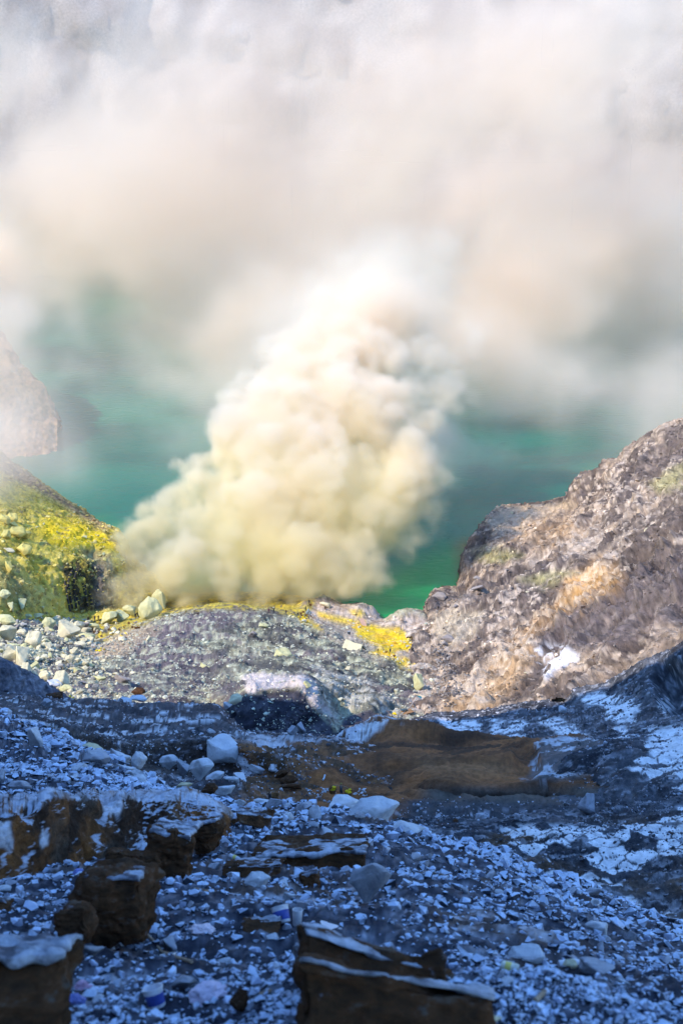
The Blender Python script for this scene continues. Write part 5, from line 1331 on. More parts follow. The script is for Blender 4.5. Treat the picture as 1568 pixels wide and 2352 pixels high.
def person_mesh(pose):
    if pose in PERSON_CACHE: return PERSON_CACHE[pose]
    J = {k: list(v) for k, v in JOINTS.items()}
    for k, p in POSES[pose].items(): J[k][:3] = p
    names = list(J); pos = [Vector(J[k][:3]) for k in names]; rad = [J[k][3:5] for k in names]
    edges = [(names.index(a), names.index(b)) for a, b, _ in BONES]; kinds = [k for *_, k in BONES]
    for s in 'LR':                                       # five fingers, curled a little
        w, p = Vector(J['wr' + s][:3]), Vector(J['pal' + s][:3])
        d = (p - w).normalized(); side = d.cross(Vector((0, 1, 0)))
        side = side.normalized() if side.length > .1 else Vector((1, 0, 0))
        curl = side.cross(d).normalized()
        pi = names.index('pal' + s)
        for q, (off, ln) in enumerate(((-.027, .065), (-.009, .078), (.009, .074), (.026, .058), (-.036, .05))):
            thumb = q == 4
            a = p + side * off * (1.2 if thumb else 1) + d * (-.01 if thumb else .035)
            m = a + d * ln * .5 + curl * .012 + (side * -.02 if thumb else Vector())
            e = m + d * ln * .4 + curl * .025
            i0 = len(pos)
            pos += [a, m, e]; rad += [(.0095, .0095), (.009, .009), (.007, .007)]
            edges += [(pi, i0), (i0, i0 + 1), (i0 + 1, i0 + 2)]; kinds += ['s', 's', 's']
    me = bpy.data.meshes.new('person_base'); me.from_pydata([p[:] for p in pos], edges, [])
    o = bpy.data.objects.new('person_base', me); COL.objects.link(o)
    sk = o.modifiers.new('skin', 'SKIN'); sk.use_smooth_shade = True
    for v, r in zip(me.skin_vertices[0].data, rad): v.radius = r; v.use_root = False
    me.skin_vertices[0].data[0].use_root = True
    ss = o.modifiers.new('subd', 'SUBSURF'); ss.levels = 1; ss.render_levels = 1
    dg = bpy.context.evaluated_depsgraph_get(); dg.update()
    out = bpy.data.meshes.new_from_object(o.evaluated_get(dg))
    bpy.data.objects.remove(o)
    P = np.array([v.co[:] for v in out.vertices])
    best = np.full(len(P), 1e9); kind = np.zeros(len(P), int)
    for i, ((a, b), k) in enumerate(zip(edges, kinds)):
        A, B = np.array(pos[a]), np.array(pos[b]); ab = B - A
        t = np.clip(((P - A) @ ab) / (ab @ ab + 1e-9), 0, 1)
        d = np.linalg.norm(P - A - t[:, None] * ab, axis=1)
        sel = d < best; best[sel] = d[sel]; kind[sel] = i
    ks = np.array(kinds)[kind]
    hd = np.array(J['head'][:3])
    hair = ((P[:, 2] > hd[2] + .015) & np.isin(ks, ['h', 's']) & (np.linalg.norm(P - hd, axis=1) < .2)) | ((P[:, 1] > hd[1] + .03) & (np.linalg.norm(P - hd, axis=1) < .13))
    ks = np.where(hair, 'h', ks)
    PERSON_CACHE[pose] = (out, ks)
    return out, ks

def person(patch, u, v, hpx, pose, label, shirt=(.03, .03, .035), legs=(.03, .03, .04), hat=(.02, .015, .012), spin=0.0, sleeves=True, group=None, dz=0.0):
    base, ks = person_mesh(pose)
    me = base.copy()
    pal = {'t': shirt, 'a': shirt if sleeves else (.24, .13, .08), 'l': legs, 's': (.24, .13, .08), 'h': hat, 'b': (.03, .025, .02)}
    c = np.array([pal[k] for k in ks])
    ca = me.color_attributes.new('Col', 'FLOAT_COLOR', 'POINT')
    c4 = np.ones((len(c), 4), np.float32); c4[:, :3] = c
    ca.data.foreach_set('color', c4.ravel())
    o = link('person', me, M_PERSON)
    P, N = at(patch, u, v)
    s = hpx * px2m(P) / (1.66 if pose not in ('crouch',) else 1.08) / math.cos(R(22))
    s = min(s, 1.12)
    o.scale = (s, s, s); o.rotation_euler = (0, 0, spin); o.location = (P[0], P[1], P[2] + dz)
    tag(o, label, 'person', group)
    return o

DARK, PURPLE, GREEN, GREYB, ORANGE = (.025, .025, .03), (.16, .05, .09), (.05, .13, .04), (.12, .13, .15), (.42, .20, .02)
for a in [
    (flat, 203, 1429, 14, 'stand', 'leftmost miner of the row standing before the smoke at the vents', (.05, .035, .03), (.03, .03, .04), 0.4),
    (flat, 217, 1429, 15, 'stand', 'second miner of the row at the vents, with dark top and grey trousers', (.04, .02, .04), (.10, .10, .13), -0.6),
    (flat, 228, 1428, 14, 'stand', 'brown-clothed miner of the row at the vents, beside the green one', (.10, .07, .04), (.07, .06, .05), 0.2),
    (flat, 236, 1421, 16, 'stand', 'miner in green standing against the leaning yellow-green boulder', (.05, .11, .04), (.03, .05, .03), 1.4),
    (flat, 311, 1421, 14, 'stand', 'dark miner left of the large rounded boulder, nearer the smoke edge', DARK, DARK, 0.3),
    (flat, 319, 1419, 12, 'bend', 'dark miner bending right beside the large rounded boulder', DARK, DARK, -0.9),
    (flat, 286, 1442, 13, 'bend', 'miner in orange bending among the scattered baskets', ORANGE, DARK, 0.9),
    (flat, 618, 1409, 13, 'stand', 'worker in purple standing on the skyline of the mound', PURPLE, (.08, .03, .06), 0.2),
    (flat, 628, 1411, 15, 'wave', 'worker in dark green raising an arm on the skyline of the mound', (.03, .07, .03), DARK, 0.0),
    (flat, 645, 1397, 10, 'bend', 'faint worker half lost in the smoke on the sulphur flat', GREYB, GREYB, 1.2),
    (flat, 657, 1410, 12, 'stand', 'worker in brown on the yellow flat, behind the grey-clothed one', (.16, .10, .05), GREYB, 0.7),
    (flat, 675, 1412, 11, 'bend', 'worker in grey stooping just over the edge of the mound', GREYB, GREYB, -0.4),
    (flat, 684, 1414, 8, 'crouch', 'worker of whom little but the head shows at the edge of the mound', DARK, GREEN, 0.0),
    (flat, 701, 1405, 13, 'stand', 'worker in a bright green shirt by the heap of baskets', GREEN, DARK, 0.9),
    (flat, 711, 1389, 14, 'stand', 'dark worker standing highest, beside the cream knob of rock', DARK, DARK, -0.3),
    (flat, 747, 1399, 10, 'crouch', 'carrier squatting behind the orange and yellow rock', (.06, .04, .03), DARK, 0.5),
    (flat, 708, 1425, 12, 'carry', 'worker with grey shirt walking up below the grey sacks', (.22, .22, .20), DARK, 2.6),
    (flat, 896, 1500, 14, 'stand', 'worker in dark blue standing on the bright yellow patch', (.03, .035, .10), (.05, .04, .04), 0.6),
    (flat, 868, 1497, 8, 'crouch', 'worker squatting on the bright yellow patch near the tent', (.05, .03, .025), DARK, -0.7),
]:
    person(a[0], a[1], a[2], a[3], a[4], a[5], a[6], a[7], spin=a[8])

# ------------------------------------------------------------------ carrying baskets and sulphur
M_WICKER = plain_mat('wicker', (0.16, 0.085, 0.035), 0.85, 0.5, 26, 0.6)
M_WOODP = plain_mat('weathered_wood', (0.30, 0.22, 0.15), 0.85, 0.4, 9, 0.4)
M_SULPHUR = rock_mat('sulphur_lump', (0.80, 0.60, 0.02), 0.3, 8, 0.6)
def basket(loc, s, label, group=None, tilt=(0, 0, 0)):
    r = empty('basket', loc, tilt)
    part('body', lathe([(0.0, 0), (.20, 0), (.24, .10), (.29, .26), (.31, .34), (.285, .345), (.26, .26), (.21, .10), (.17, .03), (0, .03)], 18), M_WICKER, r)
    ring = [(.305 * math.cos(t), .305 * math.sin(t), .345) for t in np.linspace(0, 2 * math.pi, 19)]
    part('rim', tube(ring, .022, 6, False), M_WICKER, r)
    for k in (0, 1):
        arc = [(.29 * math.cos(t) * (1 if k else .25), .29 * math.cos(t) * (.25 if k else 1), .34 + .32 * math.sin(t)) for t in np.linspace(0, math.pi, 11)]
        part('handle', tube(arc, .014, 5), M_WICKER, r)
    r.scale = (s, s, s)
    return tag(r, label, 'basket', group)

def lump(loc, s, label, group=None, mat=None, k=0, name='sulphur_lump'):
    o = bpy.data.objects.new(name, PEBBLES[k % len(PEBBLES)]); COL.objects.link(o)
    colour_slot(o, mat or M_SULPHUR); o.location = loc
    o.scale = (s * 1.1, s, s * .85) if isinstance(s, float) else s
    o.rotation_euler = (.3 * k, .2, .9 * k)
    return tag(o, label, 'sulphur', group)

LB = random.Random(9)
for (u, v) in [(250, 1447), (262, 1444), (274, 1446), (296, 1432), (304, 1440), (310, 1441), (316, 1440), (321, 1442), (227, 1457), (217, 1455), (214, 1464), (262, 1452), (236, 1462), (248, 1436)]:
    P, N = at(flat, u, v + 2)
    basket(tuple(P), LB.uniform(.9, 1.25), 'dark carrying basket standing on the yellow ground below the vents', 'baskets on the yellow ground', (LB.uniform(-.3, .3), LB.uniform(-.3, .3), LB.uniform(0, 3)))
for (u, v) in [(690, 1412), (696, 1408), (703, 1414), (713, 1418), (704, 1417), (694, 1417), (714, 1392), (752, 1392), (887, 1500), (905, 1508)]:
    P, N = at(flat, u, v)
    basket(tuple(P), LB.uniform(.9, 1.3), 'dark carrying basket among the workers on the right sulphur flat', 'baskets on the right sulphur flat', (LB.uniform(-.4, .4), LB.uniform(-.4, .4), LB.uniform(0, 3)))
for cl, (u, v), lab, n in (('by the mound path', (286, 1459), 'yellow sulphur lump in the pair of piles on the cream ground', 7), ('near boulders', (230, 1494), 'yellow sulphur lump in the small pile near the cream boulders', 8), ('flat', (696, 1420), 'yellow sulphur lump by the heap of baskets', 10), ('platform', (902, 1640), 'yellow sulphur lump left of the wooden platform', 7), ('platform', (977, 1657), 'yellow sulphur lump on the pale ground right of the platform', 6), ('patch', (898, 1507), 'yellow sulphur lump at the feet of the worker in dark blue', 6)):
    for i in range(n):
        P, N = at(flat if u < 970 else slope, u + LB.uniform(-9, 9), v + LB.uniform(-4, 4))
        lump((P[0], P[1], P[2] + .15), LB.uniform(.28, .5), lab, 'sulphur lumps: ' + lab[20:], k=i)
for i in range(2):
    P, N = at(ledge, 169 + i * 5, 1591 + i * 4)
    lump((P[0], P[1], P[2] + .2), .25, 'tiny yellow sulphur lump on the dark slope below the boulder field', 'lone sulphur lumps', k=i)

# grey sacks piled by the workers
M_SACK = plain_mat('sack_cloth', (0.22, 0.27, 0.29), 0.9, 0.25, 5, 0.3)
P, N = at(flat, 709, 1412)
for k, (dx, dz, s) in enumerate(((-.35, .35, 1), (.4, .3, 1), (0.05, .95, .95))):
    sv, sf = lathe([(0, 0), (.34, .03), (.42, .25), (.44, .5), (.36, .8), (.16, .92), (.12, .98), (.17, 1.06), (0, 1.05)], 16, 1, .8)
    o = part('sack', (sv, sf), M_SACK); o.location = (P[0] + dx, P[1], P[2] + dz - .3); o.scale = (s, s, s); o.rotation_euler = (0, .1 * k, k)
    tag(o, ('full grey-blue sack at the left of the sack pile by the workers', 'full grey-blue sack at the right of the sack pile by the workers', 'full grey-blue sack lying on top of the sack pile by the workers')[k], 'sack', 'sacks by the workers')

# ------------------------------------------------------------------ the two porters on the path
def porter(patch, u, v, hpx, label, spin, hat, loaded, col):
    P, N = at(patch, u, v)
    m = px2m(P)
    po = person(patch, u, v, hpx, 'carry', label, col, (.05, .05, .06), hat, spin, True)
    s = po.scale[0]
    Rz = Matrix.Rotation(spin, 4, 'Z')
    W = lambda p: Vector(po.location) + Rz @ (Vector(p) * s)
    a, b = W((-.16, -.80, 1.30)), W((-.16, .80, 1.30)); mid = W((-.16, 0, 1.435))
    pl = part('carrying_pole', tube([a, a.lerp(mid, .5) + Vector((0, 0, .035)), mid, b.lerp(mid, .5) + Vector((0, 0, .035)), b], .028, 8), M_WOODP)
    tag(pl, 'bamboo carrying pole on the shoulder of the ' + ('porter with yellow loads' if loaded else 'porter with empty baskets'), 'pole')
    for k, e in enumerate((a, b)):
        bl = e + Vector((0, 0, -.66 * 1.25))
        where = ('front', 'rear')[k]
        basket(tuple(bl), 1.25, f'wicker basket hanging from the {where} end of the ' + ('yellow-loaded pole' if loaded else 'empty porter\'s pole'))
        if loaded:
            lump(tuple(bl + Vector((0, 0, .42))), .40, f'bright yellow sulphur block in the {where} basket of the loaded porter', k=k + 3, name='sulphur_block')
            lump(tuple(bl + Vector((.12, -.05, .72))), .26, f'upper yellow sulphur block in the {where} basket of the loaded porter', k=k + 1, name='sulphur_block')
porter(mound, 782, 1833, 36, 'porter in black carrying bright yellow sulphur, on the path behind the wide pale boulder', 1.25, (.40, .42, .08), True, (.09, .09, .11))
porter(mound, 620, 1849, 33, 'porter in black walking with two empty baskets, behind the left pale boulders', -0.9, (.03, .02, .015), False, (.05, .05, .055))

# ------------------------------------------------------------------ camp things on the flat
M_CANVAS = plain_mat('tent_canvas', (0.52, 0.50, 0.34), 0.9, 0.15, 2, 0.2)
P, N = at(flat, 811, 1494)
t = empty('tent', tuple(P), (0, 0, -.6))
def sheet(pts, th=.04):
    """thick cloth panel from a grid of points"""
    G = np.array(pts, float); m, n = G.shape[:2]
    V = np.concatenate([G.reshape(-1, 3), (G - (0, 0, th)).reshape(-1, 3)]); idx = np.arange(m * n).reshape(m, n); q = m * n
    F = [tuple(f) for f in np.stack([idx[:-1, :-1], idx[:-1, 1:], idx[1:, 1:], idx[1:, :-1]], -1).reshape(-1, 4)]
    F += [tuple(x + q for x in f[::-1]) for f in F]
    for ring in (idx[0, :], idx[:, -1], idx[-1, ::-1], idx[::-1, 0]):
        F += [(ring[i] + q, ring[i + 1] + q, ring[i + 1], ring[i]) for i in range(len(ring) - 1)]
    return V, F
def roofside(sgn):
    rows = []
    for a in np.linspace(0, 1, 7):
        row = []
        for b in np.linspace(0, 1, 13):
            x = -2.2 + 4.6 * b
            y = sgn * 2.0 * a; z = 2.3 - .35 * b - 2.0 * a ** .8 - .12 * math.sin(math.pi * b) * math.sin(math.pi * (.3 + .7 * a)) + .05 * math.sin(9 * b + 3 * a)
            row.append((x, y, z))
        rows.append(row)
    return sheet(rows)
part('canvas', roofside(-1), M_CANVAS, t); part('canvas', roofside(1), M_CANVAS, t)
part('pole', tube([(-2.15, 0, -.3), (-2.15, 0, 2.3)], .05), M_WOODP, t); part('pole', tube([(2.3, 0, -.3), (2.3, 0, 1.9)], .05), M_WOODP, t)
part('flap', sheet([[(2.35, -.1, 1.9), (2.38, .1, 1.9)], [(2.5, -1.0, .9), (2.45, -.25, .9)], [(2.5, -1.8, -.2), (2.6, -.6, -.2)]], .03), M_CANVAS, t)
tag(t, 'pale canvas ridge tent with one open end beside the yellow patch', 'tent')
M_BLUEMETAL = plain_mat('dark_blue_metal', (0.05, 0.075, 0.10), 0.5, 0.3, 6, 0.1, 0.3)
P, N = at(flat, 802, 1461)
t = empty('barrel', tuple(P))
part('body', lathe([(.0, 0), (.30, 0), (.31, .02), (.30, .06), (.30, .32), (.325, .35), (.30, .38), (.30, .66), (.325, .69), (.30, .72), (.30, .98), (.315, 1.0), (0, 1.0)], 24), M_BLUEMETAL, t)
part('lid', lathe([(0, 1.0), (.305, 1.0), (.305, 1.03), (.27, 1.03), (.26, 1.015), (0, 1.015)], 24), plain_mat('lid_grey', (.25, .27, .3), .5), t)
t.scale = (1.25, 1.25, 1.2)
tag(t, 'dark blue steel drum standing upright on the grey mud', 'drum')
P, N = at(flat, 922, 1447)
t = empty('marker_post', tuple(P))
part('post', boxvf(-.09, .09, -.09, .09, -.2, 1.35), plain_mat('blue_paint', (.07, .12, .30), .7, .3, 4), t, False, .015)
part('cap', boxvf(-.12, .12, -.12, .12, 1.35, 1.42), M_WOODP, t, False, .01)
tag(t, 'blue upright marker post on the white shore rock', 'post')
A, _ = at(flat, 829, 1427); B, _ = at(flat, 838, 1440)
o = part('plank', boxvf(-.62, .62, -1.0, 1.0, -.04, .04), plain_mat('pink_board', (.46, .30, .22), .8, .2, 3, .2), None, False, .01)
o.location = (A + B) / 2 + np.array([0, 0, .55]); o.scale = (1, 1.5, 1); o.rotation_euler = (.35, 0, .35)
tag(o, 'reddish wooden board laid as a ramp on the yellow rock', 'board')
o = part('plank', boxvf(-.12, .12, -1.3, 1.3, -.05, .05), M_WOODP, None, False, .01)
P, N = at(flat, 722, 1421); o.location = P + np.array([0, 0, .5]); o.rotation_euler = (.5, .1, .7)
tag(o, 'weathered beam leaning on the orange rock by the workers', 'beam')

# round pool with a pale rim
P, N = at(flat, 958, 1606)
POOL = P.copy()
rim_o = empty('pool_basin', (P[0], P[1], P[2] + .1))
ringv = []
for k, t_ in enumerate(np.linspace(0, 2 * math.pi, 41)):
    w = 1 + .07 * math.sin(3 * t_ + 1) + .05 * math.sin(7 * t_)
    ringv.append((1.42 * math.cos(t_) * w, 1.75 * math.sin(t_) * w, .08 * math.sin(5 * t_)))
part('rim', tube(ringv, .24, 8, False, [.24 + .05 * math.sin(11 * i) for i in range(41)]), rock_mat('pool_stone', (.50, .42, .30), .3, 2.0, .6), rim_o)
part('water', lathe([(0, -.06), (1.40, -.06), (1.40, .0), (0, .0)], 32, 1, 1.22), plain_mat('pool_water', (.02, .14, .16), .08, .1, 1), rim_o)
tag(rim_o, 'small round pool of blue-green water with a pale stone rim', 'pool')

# timber platform, pipes and ropes round the pool
M_PIPE = plain_mat('pale_pipe', (.50, .47, .40), .6, .15, 4)
P, N = at(flat, 936, 1640)
t = empty('timber_platform', tuple(P), (0, 0, .5))
part('deck', boxvf(-1.0, 1.0, -.8, .8, .55, .63), plain_mat('brown_deck', (.30, .17, .08), .85, .4, 6, .4), t, False, .01)
for x in (-.85, .85):
    for y in (-.65, .65): part('leg', tube([(x, y, -.6), (x, y, .55)], .06), M_WOODP, t)
part('rail', tube([(-1.3, -.9, .3), (-.2, -.85, 1.2), (.6, -.8, .9)], .05), M_WOODP, t)
part('tarp', sheet([[(-1.2, -.1, 1.0), (-.5, -.1, 1.1), (.1, -.1, .95)], [(-1.2, .6, .95), (-.5, .6, 1.02), (.1, .6, .9)]], .03), plain_mat('dark_tarp', (.05, .08, .09), .6), t)
tag(t, 'rickety timber platform with a dark tarp below the round pool', 'platform')
def line_on(patchlist, pts, r, label, cat, name, mat, lift=.12):
    q = []
    for (pa, u, v) in pts:
        P, N = at(pa, u, v); q.append((P[0], P[1], P[2] + lift))
    o = part(name, tube(q, r, 7), mat)
    return tag(o, label, cat)
line_on(0, [(flat, 957, 1610), (flat, 948, 1620), (flat, 938, 1632), (flat, 922, 1646), (flat, 910, 1653)], .07, 'pale pipe running from the round pool down past the timber platform', 'pipe', 'water_pipe', M_PIPE, .5)
line_on(0, [(flat, 960, 1496), (flat, 966, 1512), (flat, 971, 1532), (flat, 975, 1552)], .06, 'thin pale hose running down the cream shore rock to the squared boulder', 'hose', 'water_hose', M_PIPE)
line_on(0, [(flat, 980, 1583), (flat, 986, 1600), (flat, 990, 1612), (flat, 993, 1626)], .06, 'pale stick-straight hose beside the gully, right of the round pool', 'hose', 'water_hose', M_PIPE)
line_on(0, [(flat, 815, 1472), (flat, 840, 1476), (flat, 870, 1485), (flat, 900, 1477), (flat, 940, 1476)], .035, 'thin rope strung across the bright yellow patch', 'rope', 'rope', M_PIPE, .6)
o = line_on(0, [(mound, 741, 1797), (mound, 743, 1790), (mound, 746, 1782)], .09, 'white stick leaning at the mouth of the brown hollow', 'stick', 'white_stick', M_ICE, .2)

# black ceramic pipes hanging down the yellow hill
M_VENT = plain_mat('vent_pipe', (0.035, 0.032, 0.028), 0.7, 0.4, 3, 0.3)
M_VENTY = plain_mat('sulphur_collar', (0.42, 0.36, 0.06), 0.9, 0.3, 3)
for k, pts in enumerate([[(150, 1336), (155, 1365), (163, 1405)], [(160, 1338), (163, 1370), (169, 1400)], [(166, 1312), (160, 1330), (157, 1350)], [(180, 1308), (172, 1330), (170, 1352)], [(170, 1345), (172, 1370), (177, 1396)],
                         [(176, 1365), (181, 1382), (187, 1402)], [(196, 1345), (200, 1370), (204, 1396)], [(206, 1360), (209, 1376), (211, 1392)], [(190, 1340), (193, 1352), (196, 1364)]]):
    q = []
    for (u, v) in pts:
        P, N = at(hill, u, v); q.append(Vector((P[0], P[1] - .4, P[2] + .35)))
    lab = ('leftmost black pipe of those hanging at the foot of the yellow hill', 'black pipe just right of the leftmost, ending in the ground smoke', 'short black pipe bending left under the yellow bulge', 'black pipe slanting down from the top of the dark cliff', 'black pipe in the middle with the clearest yellow rings', 'short thin black pipe low between the middle and right pipes', 'long black pipe near the grey right side of the dark cliff', 'rightmost short black pipe of the dark cliff', 'stub of black pipe above the long right one')[k]
    t = empty('vent_pipe', q[0])
    part('pipe', tube([p - q[0] for p in q], .27, 10), M_VENT, t)
    for f in (.2, .5, .8):
        i = min(int(f * 2), 1); a = q[i].lerp(q[i + 1], f * 2 - i) - q[0]; d = (q[i + 1] - q[i]).normalized()
        part('collar', tube([a - d * .09, a + d * .09], .33, 10), M_VENTY, t)
    tag(t, lab, 'pipe', 'pipes hanging down the yellow hill')

# ------------------------------------------------------------------ litter in the near scree
M_CLEAR = plain_mat('clear_plastic', (.62, .64, .70), .25, .08, 6)
M_WHITEP = plain_mat('white_plastic', (.58, .58, .60), .5, .3, 14)
M_BLUEP = plain_mat('blue_print', (.05, .08, .32), .5, .35, 12)
M_PINKBAG = plain_mat('pink_film', (.62, .40, .55), .45, .25, 9, .6)
M_BLUEBAG = plain_mat('blue_film', (.22, .26, .60), .45, .25, 9, .6)
M_YELP = plain_mat('yellow_print', (.68, .60, .16), .5, .1, 6)
M_BOARD = plain_mat('white_board', (.74, .72, .74), .7, .06, 4)
M_DULLMETAL = plain_mat('can_metal', (.55, .56, .58), .35, .1, 6, 0, .6)

def lying(u, v, name, spin, tilt=0.0, lift=0.0, patch=None):
    P, N = at(patch or scree, u, v)
    return empty(name, (P[0], P[1] - .03, P[2] + lift), (R(90) + tilt, 0, spin)), px2m(P)
def bottle(u, v, wpx, spin, lab, band, cap=M_BLUEP, body=M_CLEAR, emblem=False, group=None):
    t, m = lying(u, v, 'plastic_bottle', spin)
    L = wpx * m
    k = L / .24
    t.location.z += .034 * k
    part('body', lathe([(0, 0), (.028, .0), (.033, .008), (.033, .05), (.031, .055), (.033, .06), (.033, .15), (.030, .17), (.018, .195), (.013, .205), (.013, .222), (0, .222)], 20), body, t)
    part('cap', lathe([(0, .216), (.0155, .216), (.0155, .236), (0, .238)], 14), cap, t)
    part('label', lathe([(.0335, .075), (.0342, .076), (.0342, .128), (.0335, .129)], 20), band, t)
    t.scale = (k, k, k)
    return tag(t, lab, 'bottle', group)
bottle(1280, 2221, 58, R(100), 'big cloudy plastic bottle with a blue band, lying before the flat pale slab', M_BLUEP, M_WHITEP)
bottle(529, 1974, 36, R(55), 'plastic bottle with yellow wrapper lying by the ragged-topped ash block', M_YELP)
def can(u, v, wpx, spin, lab):
    t, m = lying(u, v, 'drink_can', spin)
    k = wpx * m / .125; t.location.z += .033 * k
    part('body', lathe([(0, 0), (.024, 0), (.032, .008), (.033, .02), (.033, .10), (.031, .11), (.027, .118), (0, .118)], 20), plain_mat('can_print', (.60, .62, .52), .4, .3, 14), t)
    part('lid', lathe([(0, .118), (.026, .118), (.027, .122), (.024, .122), (.022, .117), (0, .117)], 20), M_DULLMETAL, t)
    part('band', lathe([(.0332, .03), (.0338, .031), (.0338, .07), (.0332, .071)], 20), M_YELP, t)
    t.scale = (k, k, k)
    tag(t, lab, 'can')
can(1150, 2220, 40, R(70), 'pale drink can lying on its side left of the cloudy plastic bottle')
def tub(u, v, wpx, hpx, lab, tilt, spin, emblem=False, blue=False):
    P, N = at(scree, u, v + hpx * .3); m = px2m(P)
    t = empty('plastic_tub', tuple(P), (tilt, 0.0, spin))
    w, h = wpx * m / 2, hpx * m
    body = part('body', lathe([(0, 0), (w * .78, 0), (w * .84, h * .03), (w, h * .92), (w * 1.06, h * .93), (w * 1.06, h), (w * .95, h), (w * .92, h * .92), (w * .72, h * .06), (0, h * .06)], 24), M_WHITEP, t)
    if blue:
        part('label', lathe([(w * .86, h * .18), (w * .875, h * .18), (w * .97, h * .72), (w * .955, h * .72)], 24), M_BLUEP, t)
    if emblem:
        # round blue emblem on the side that faces up the slope: a ring with a swirl inside
        def pt(a, z): rr = w * (.84 + .16 * z / h) * 1.012; return (rr * math.sin(a), -rr * math.cos(a), z)
        ring = [pt(.62 * math.cos(q), h * (.5 + .34 * math.sin(q))) for q in np.linspace(0, 2 * math.pi, 25)]
        part('emblem', tube(ring, w * .10, 6, False), M_BLUEP, t)
        sw = [pt(.36 * r_ * math.cos(q), h * (.5 + .2 * r_ * math.sin(q))) for q, r_ in zip(np.linspace(0, 5.2, 18), np.linspace(1, .2, 18))]
        part('emblem', tube(sw, w * .09, 6), M_BLUEP, t)
    return tag(t, lab, 'tub')
tub(390, 2215, 34, 32, 'white plastic tub with a round blue emblem, lying by the curved root', -.5, .3, True)
tub(1363, 2082, 19, 23, 'small white cup standing upside down at the right end of the scree', .15, .2)
tub(650, 2104, 38, 38, 'round tub with blue and white patches next to the white board', -.7, .4, False, True)
tub(680, 2112, 22, 36, 'ribbed white plastic cup between the blue tub and the white board', -.2, -.2)
tub(362, 2296, 44, 44, 'crushed white and blue carton left of the slate-grey stone', -.4, .7, False, True)
# white board and planks
def slab_on(quad, Ys, th, name, label, cat, mat):
    f = [unproj(u, v, y) for (u, v), y in zip(quad, Ys)]
    V = [tuple(p) for p in f] + [tuple(p - np.array([0, 0, th])) for p in f]
    o = part(name, (V, [(0, 1, 2, 3), (7, 6, 5, 4), (0, 4, 5, 1), (1, 5, 6, 2), (2, 6, 7, 3), (3, 7, 4, 0)]), mat, None, False, th * .15)
    return tag(o, label, cat)
def gy(u, v, lift=.05):
    P, N = at(scree, u, v)
    return P[1]
slab_on([(655, 2082), (708, 2080), (786, 2132), (742, 2138)], [gy(655, 2084), gy(708, 2084), gy(786, 2134) * 1.0, gy(742, 2138)], .03, 'white_board', 'flat white foam board lying behind the second brown slab', 'board', M_BOARD)
def stick(pts, r, label, name='stick', mat=None, lift=.03, cat='stick'):
    q = []
    for (u, v) in pts:
        P, N = at(scree, u, v); q.append((P[0], P[1], P[2] + lift))
    return tag(part(name, tube(q, r, 8), mat or M_WOODP), label, cat)
A, _ = at(scree, 348, 2000); B, _ = at(scree, 430, 2038)
o = part('plank', boxvf(-.5, .5, -.07, .07, -.02, .02), plain_mat('pale_plank', (.55, .53, .52), .8, .15, 8), None, False, .005)
dv = Vector(B - A); o.location = (A + B) / 2 + np.array([0, -.1, .12]); o.scale = (dv.length, 1, 1); o.rotation_euler = dv.to_track_quat('X', 'Z').to_euler()
tag(o, 'pale plank lying right of the capped pillar', 'plank')
stick([(430, 2040), (470, 2048), (520, 2055)], .012, 'thin dark rod continuing from the pale plank')
stick([(336, 2142), (350, 2165), (372, 2190), (400, 2202), (440, 2214)], .018, 'curved pale root lying behind the emblem tub', 'root')
stick([(596, 2290), (620, 2284), (640, 2262), (662, 2238)], .016, 'curved pale root left of the bottom slab', 'root')
stick([(1228, 2306), (1248, 2285), (1268, 2264)], .02, 'straight grey stick lying below the plastic bottle')
stick([(940, 2045), (955, 2052), (972, 2062)], .03, 'short pale stick lying right of the leaning triangular plate')
# crumpled bags
def bag(u, v, wpx, hpx, mat, label, seed):
    P, N = at(scree, u, v + hpx * .3); m = px2m(P)
    bm = bmesh.new(); bmesh.ops.create_icosphere(bm, subdivisions=4, radius=1)
    Q = np.array([x.co[:] for x in bm.verts])
    d = fbm(Q + seed, .8, 5, seed % 7, ridged=True) * .55 + fbm(Q, .3, 3, seed % 5, ridged=True) * .18
    Q = Q * (0.85 + d)[:, None]
    for x, p in zip(bm.verts, Q): x.co = p
    me = bpy.data.meshes.new('plastic_bag'); bm.to_mesh(me); bm.free()
    o = link('plastic_bag', me, mat); o.location = (P[0], P[1], P[2] + hpx * m * .3); o.scale = (wpx * m * .5, wpx * m * .4, hpx * m * .5)
    tag(o, label, 'bag')
bag(482, 2284, 66, 44, plain_mat('clear_pink_film', (.66, .58, .70), .4, .2, 9, .5), 'crumpled pale pink plastic bag right of the slate-grey stone', 3)
bag(192, 2268, 30, 26, M_PINKBAG, 'small pink plastic scrap beside the frosted corner block', 5)
bag(176, 2300, 38, 28, M_BLUEBAG, 'blue-violet plastic scrap below the pink one', 8)
bag(290, 1957, 26, 14, M_BLUEBAG, 'blue-violet wrapper in the hollow behind the capped pillar', 11)
bag(183, 2004, 22, 16, M_BLUEBAG, 'small blue wrapper left above the white cap of the pillar', 14)
bag(600, 2264, 22, 22, M_WHITEP, 'small white plastic ball of litter left of the bottom slab', 17)
bag(465, 2137, 46, 22, plain_mat('pinkish_foam', (.66, .56, .60), .6, .15, 6, .3), 'oblong pinkish foam piece in the middle of the left scree', 20)
bag(1350, 2165, 26, 20, M_WHITEP, 'crumpled white paper by the pale pyramid-shaped stone', 23)
bag(1202, 2150, 22, 26, plain_mat('violet_paper', (.52, .48, .66), .6, .15, 6, .3), 'folded pale violet paper above the flat pale slab', 26)
bag(1232, 2045, 18, 24, M_WHITEP, 'white shred of plastic in the upper right scree', 29)
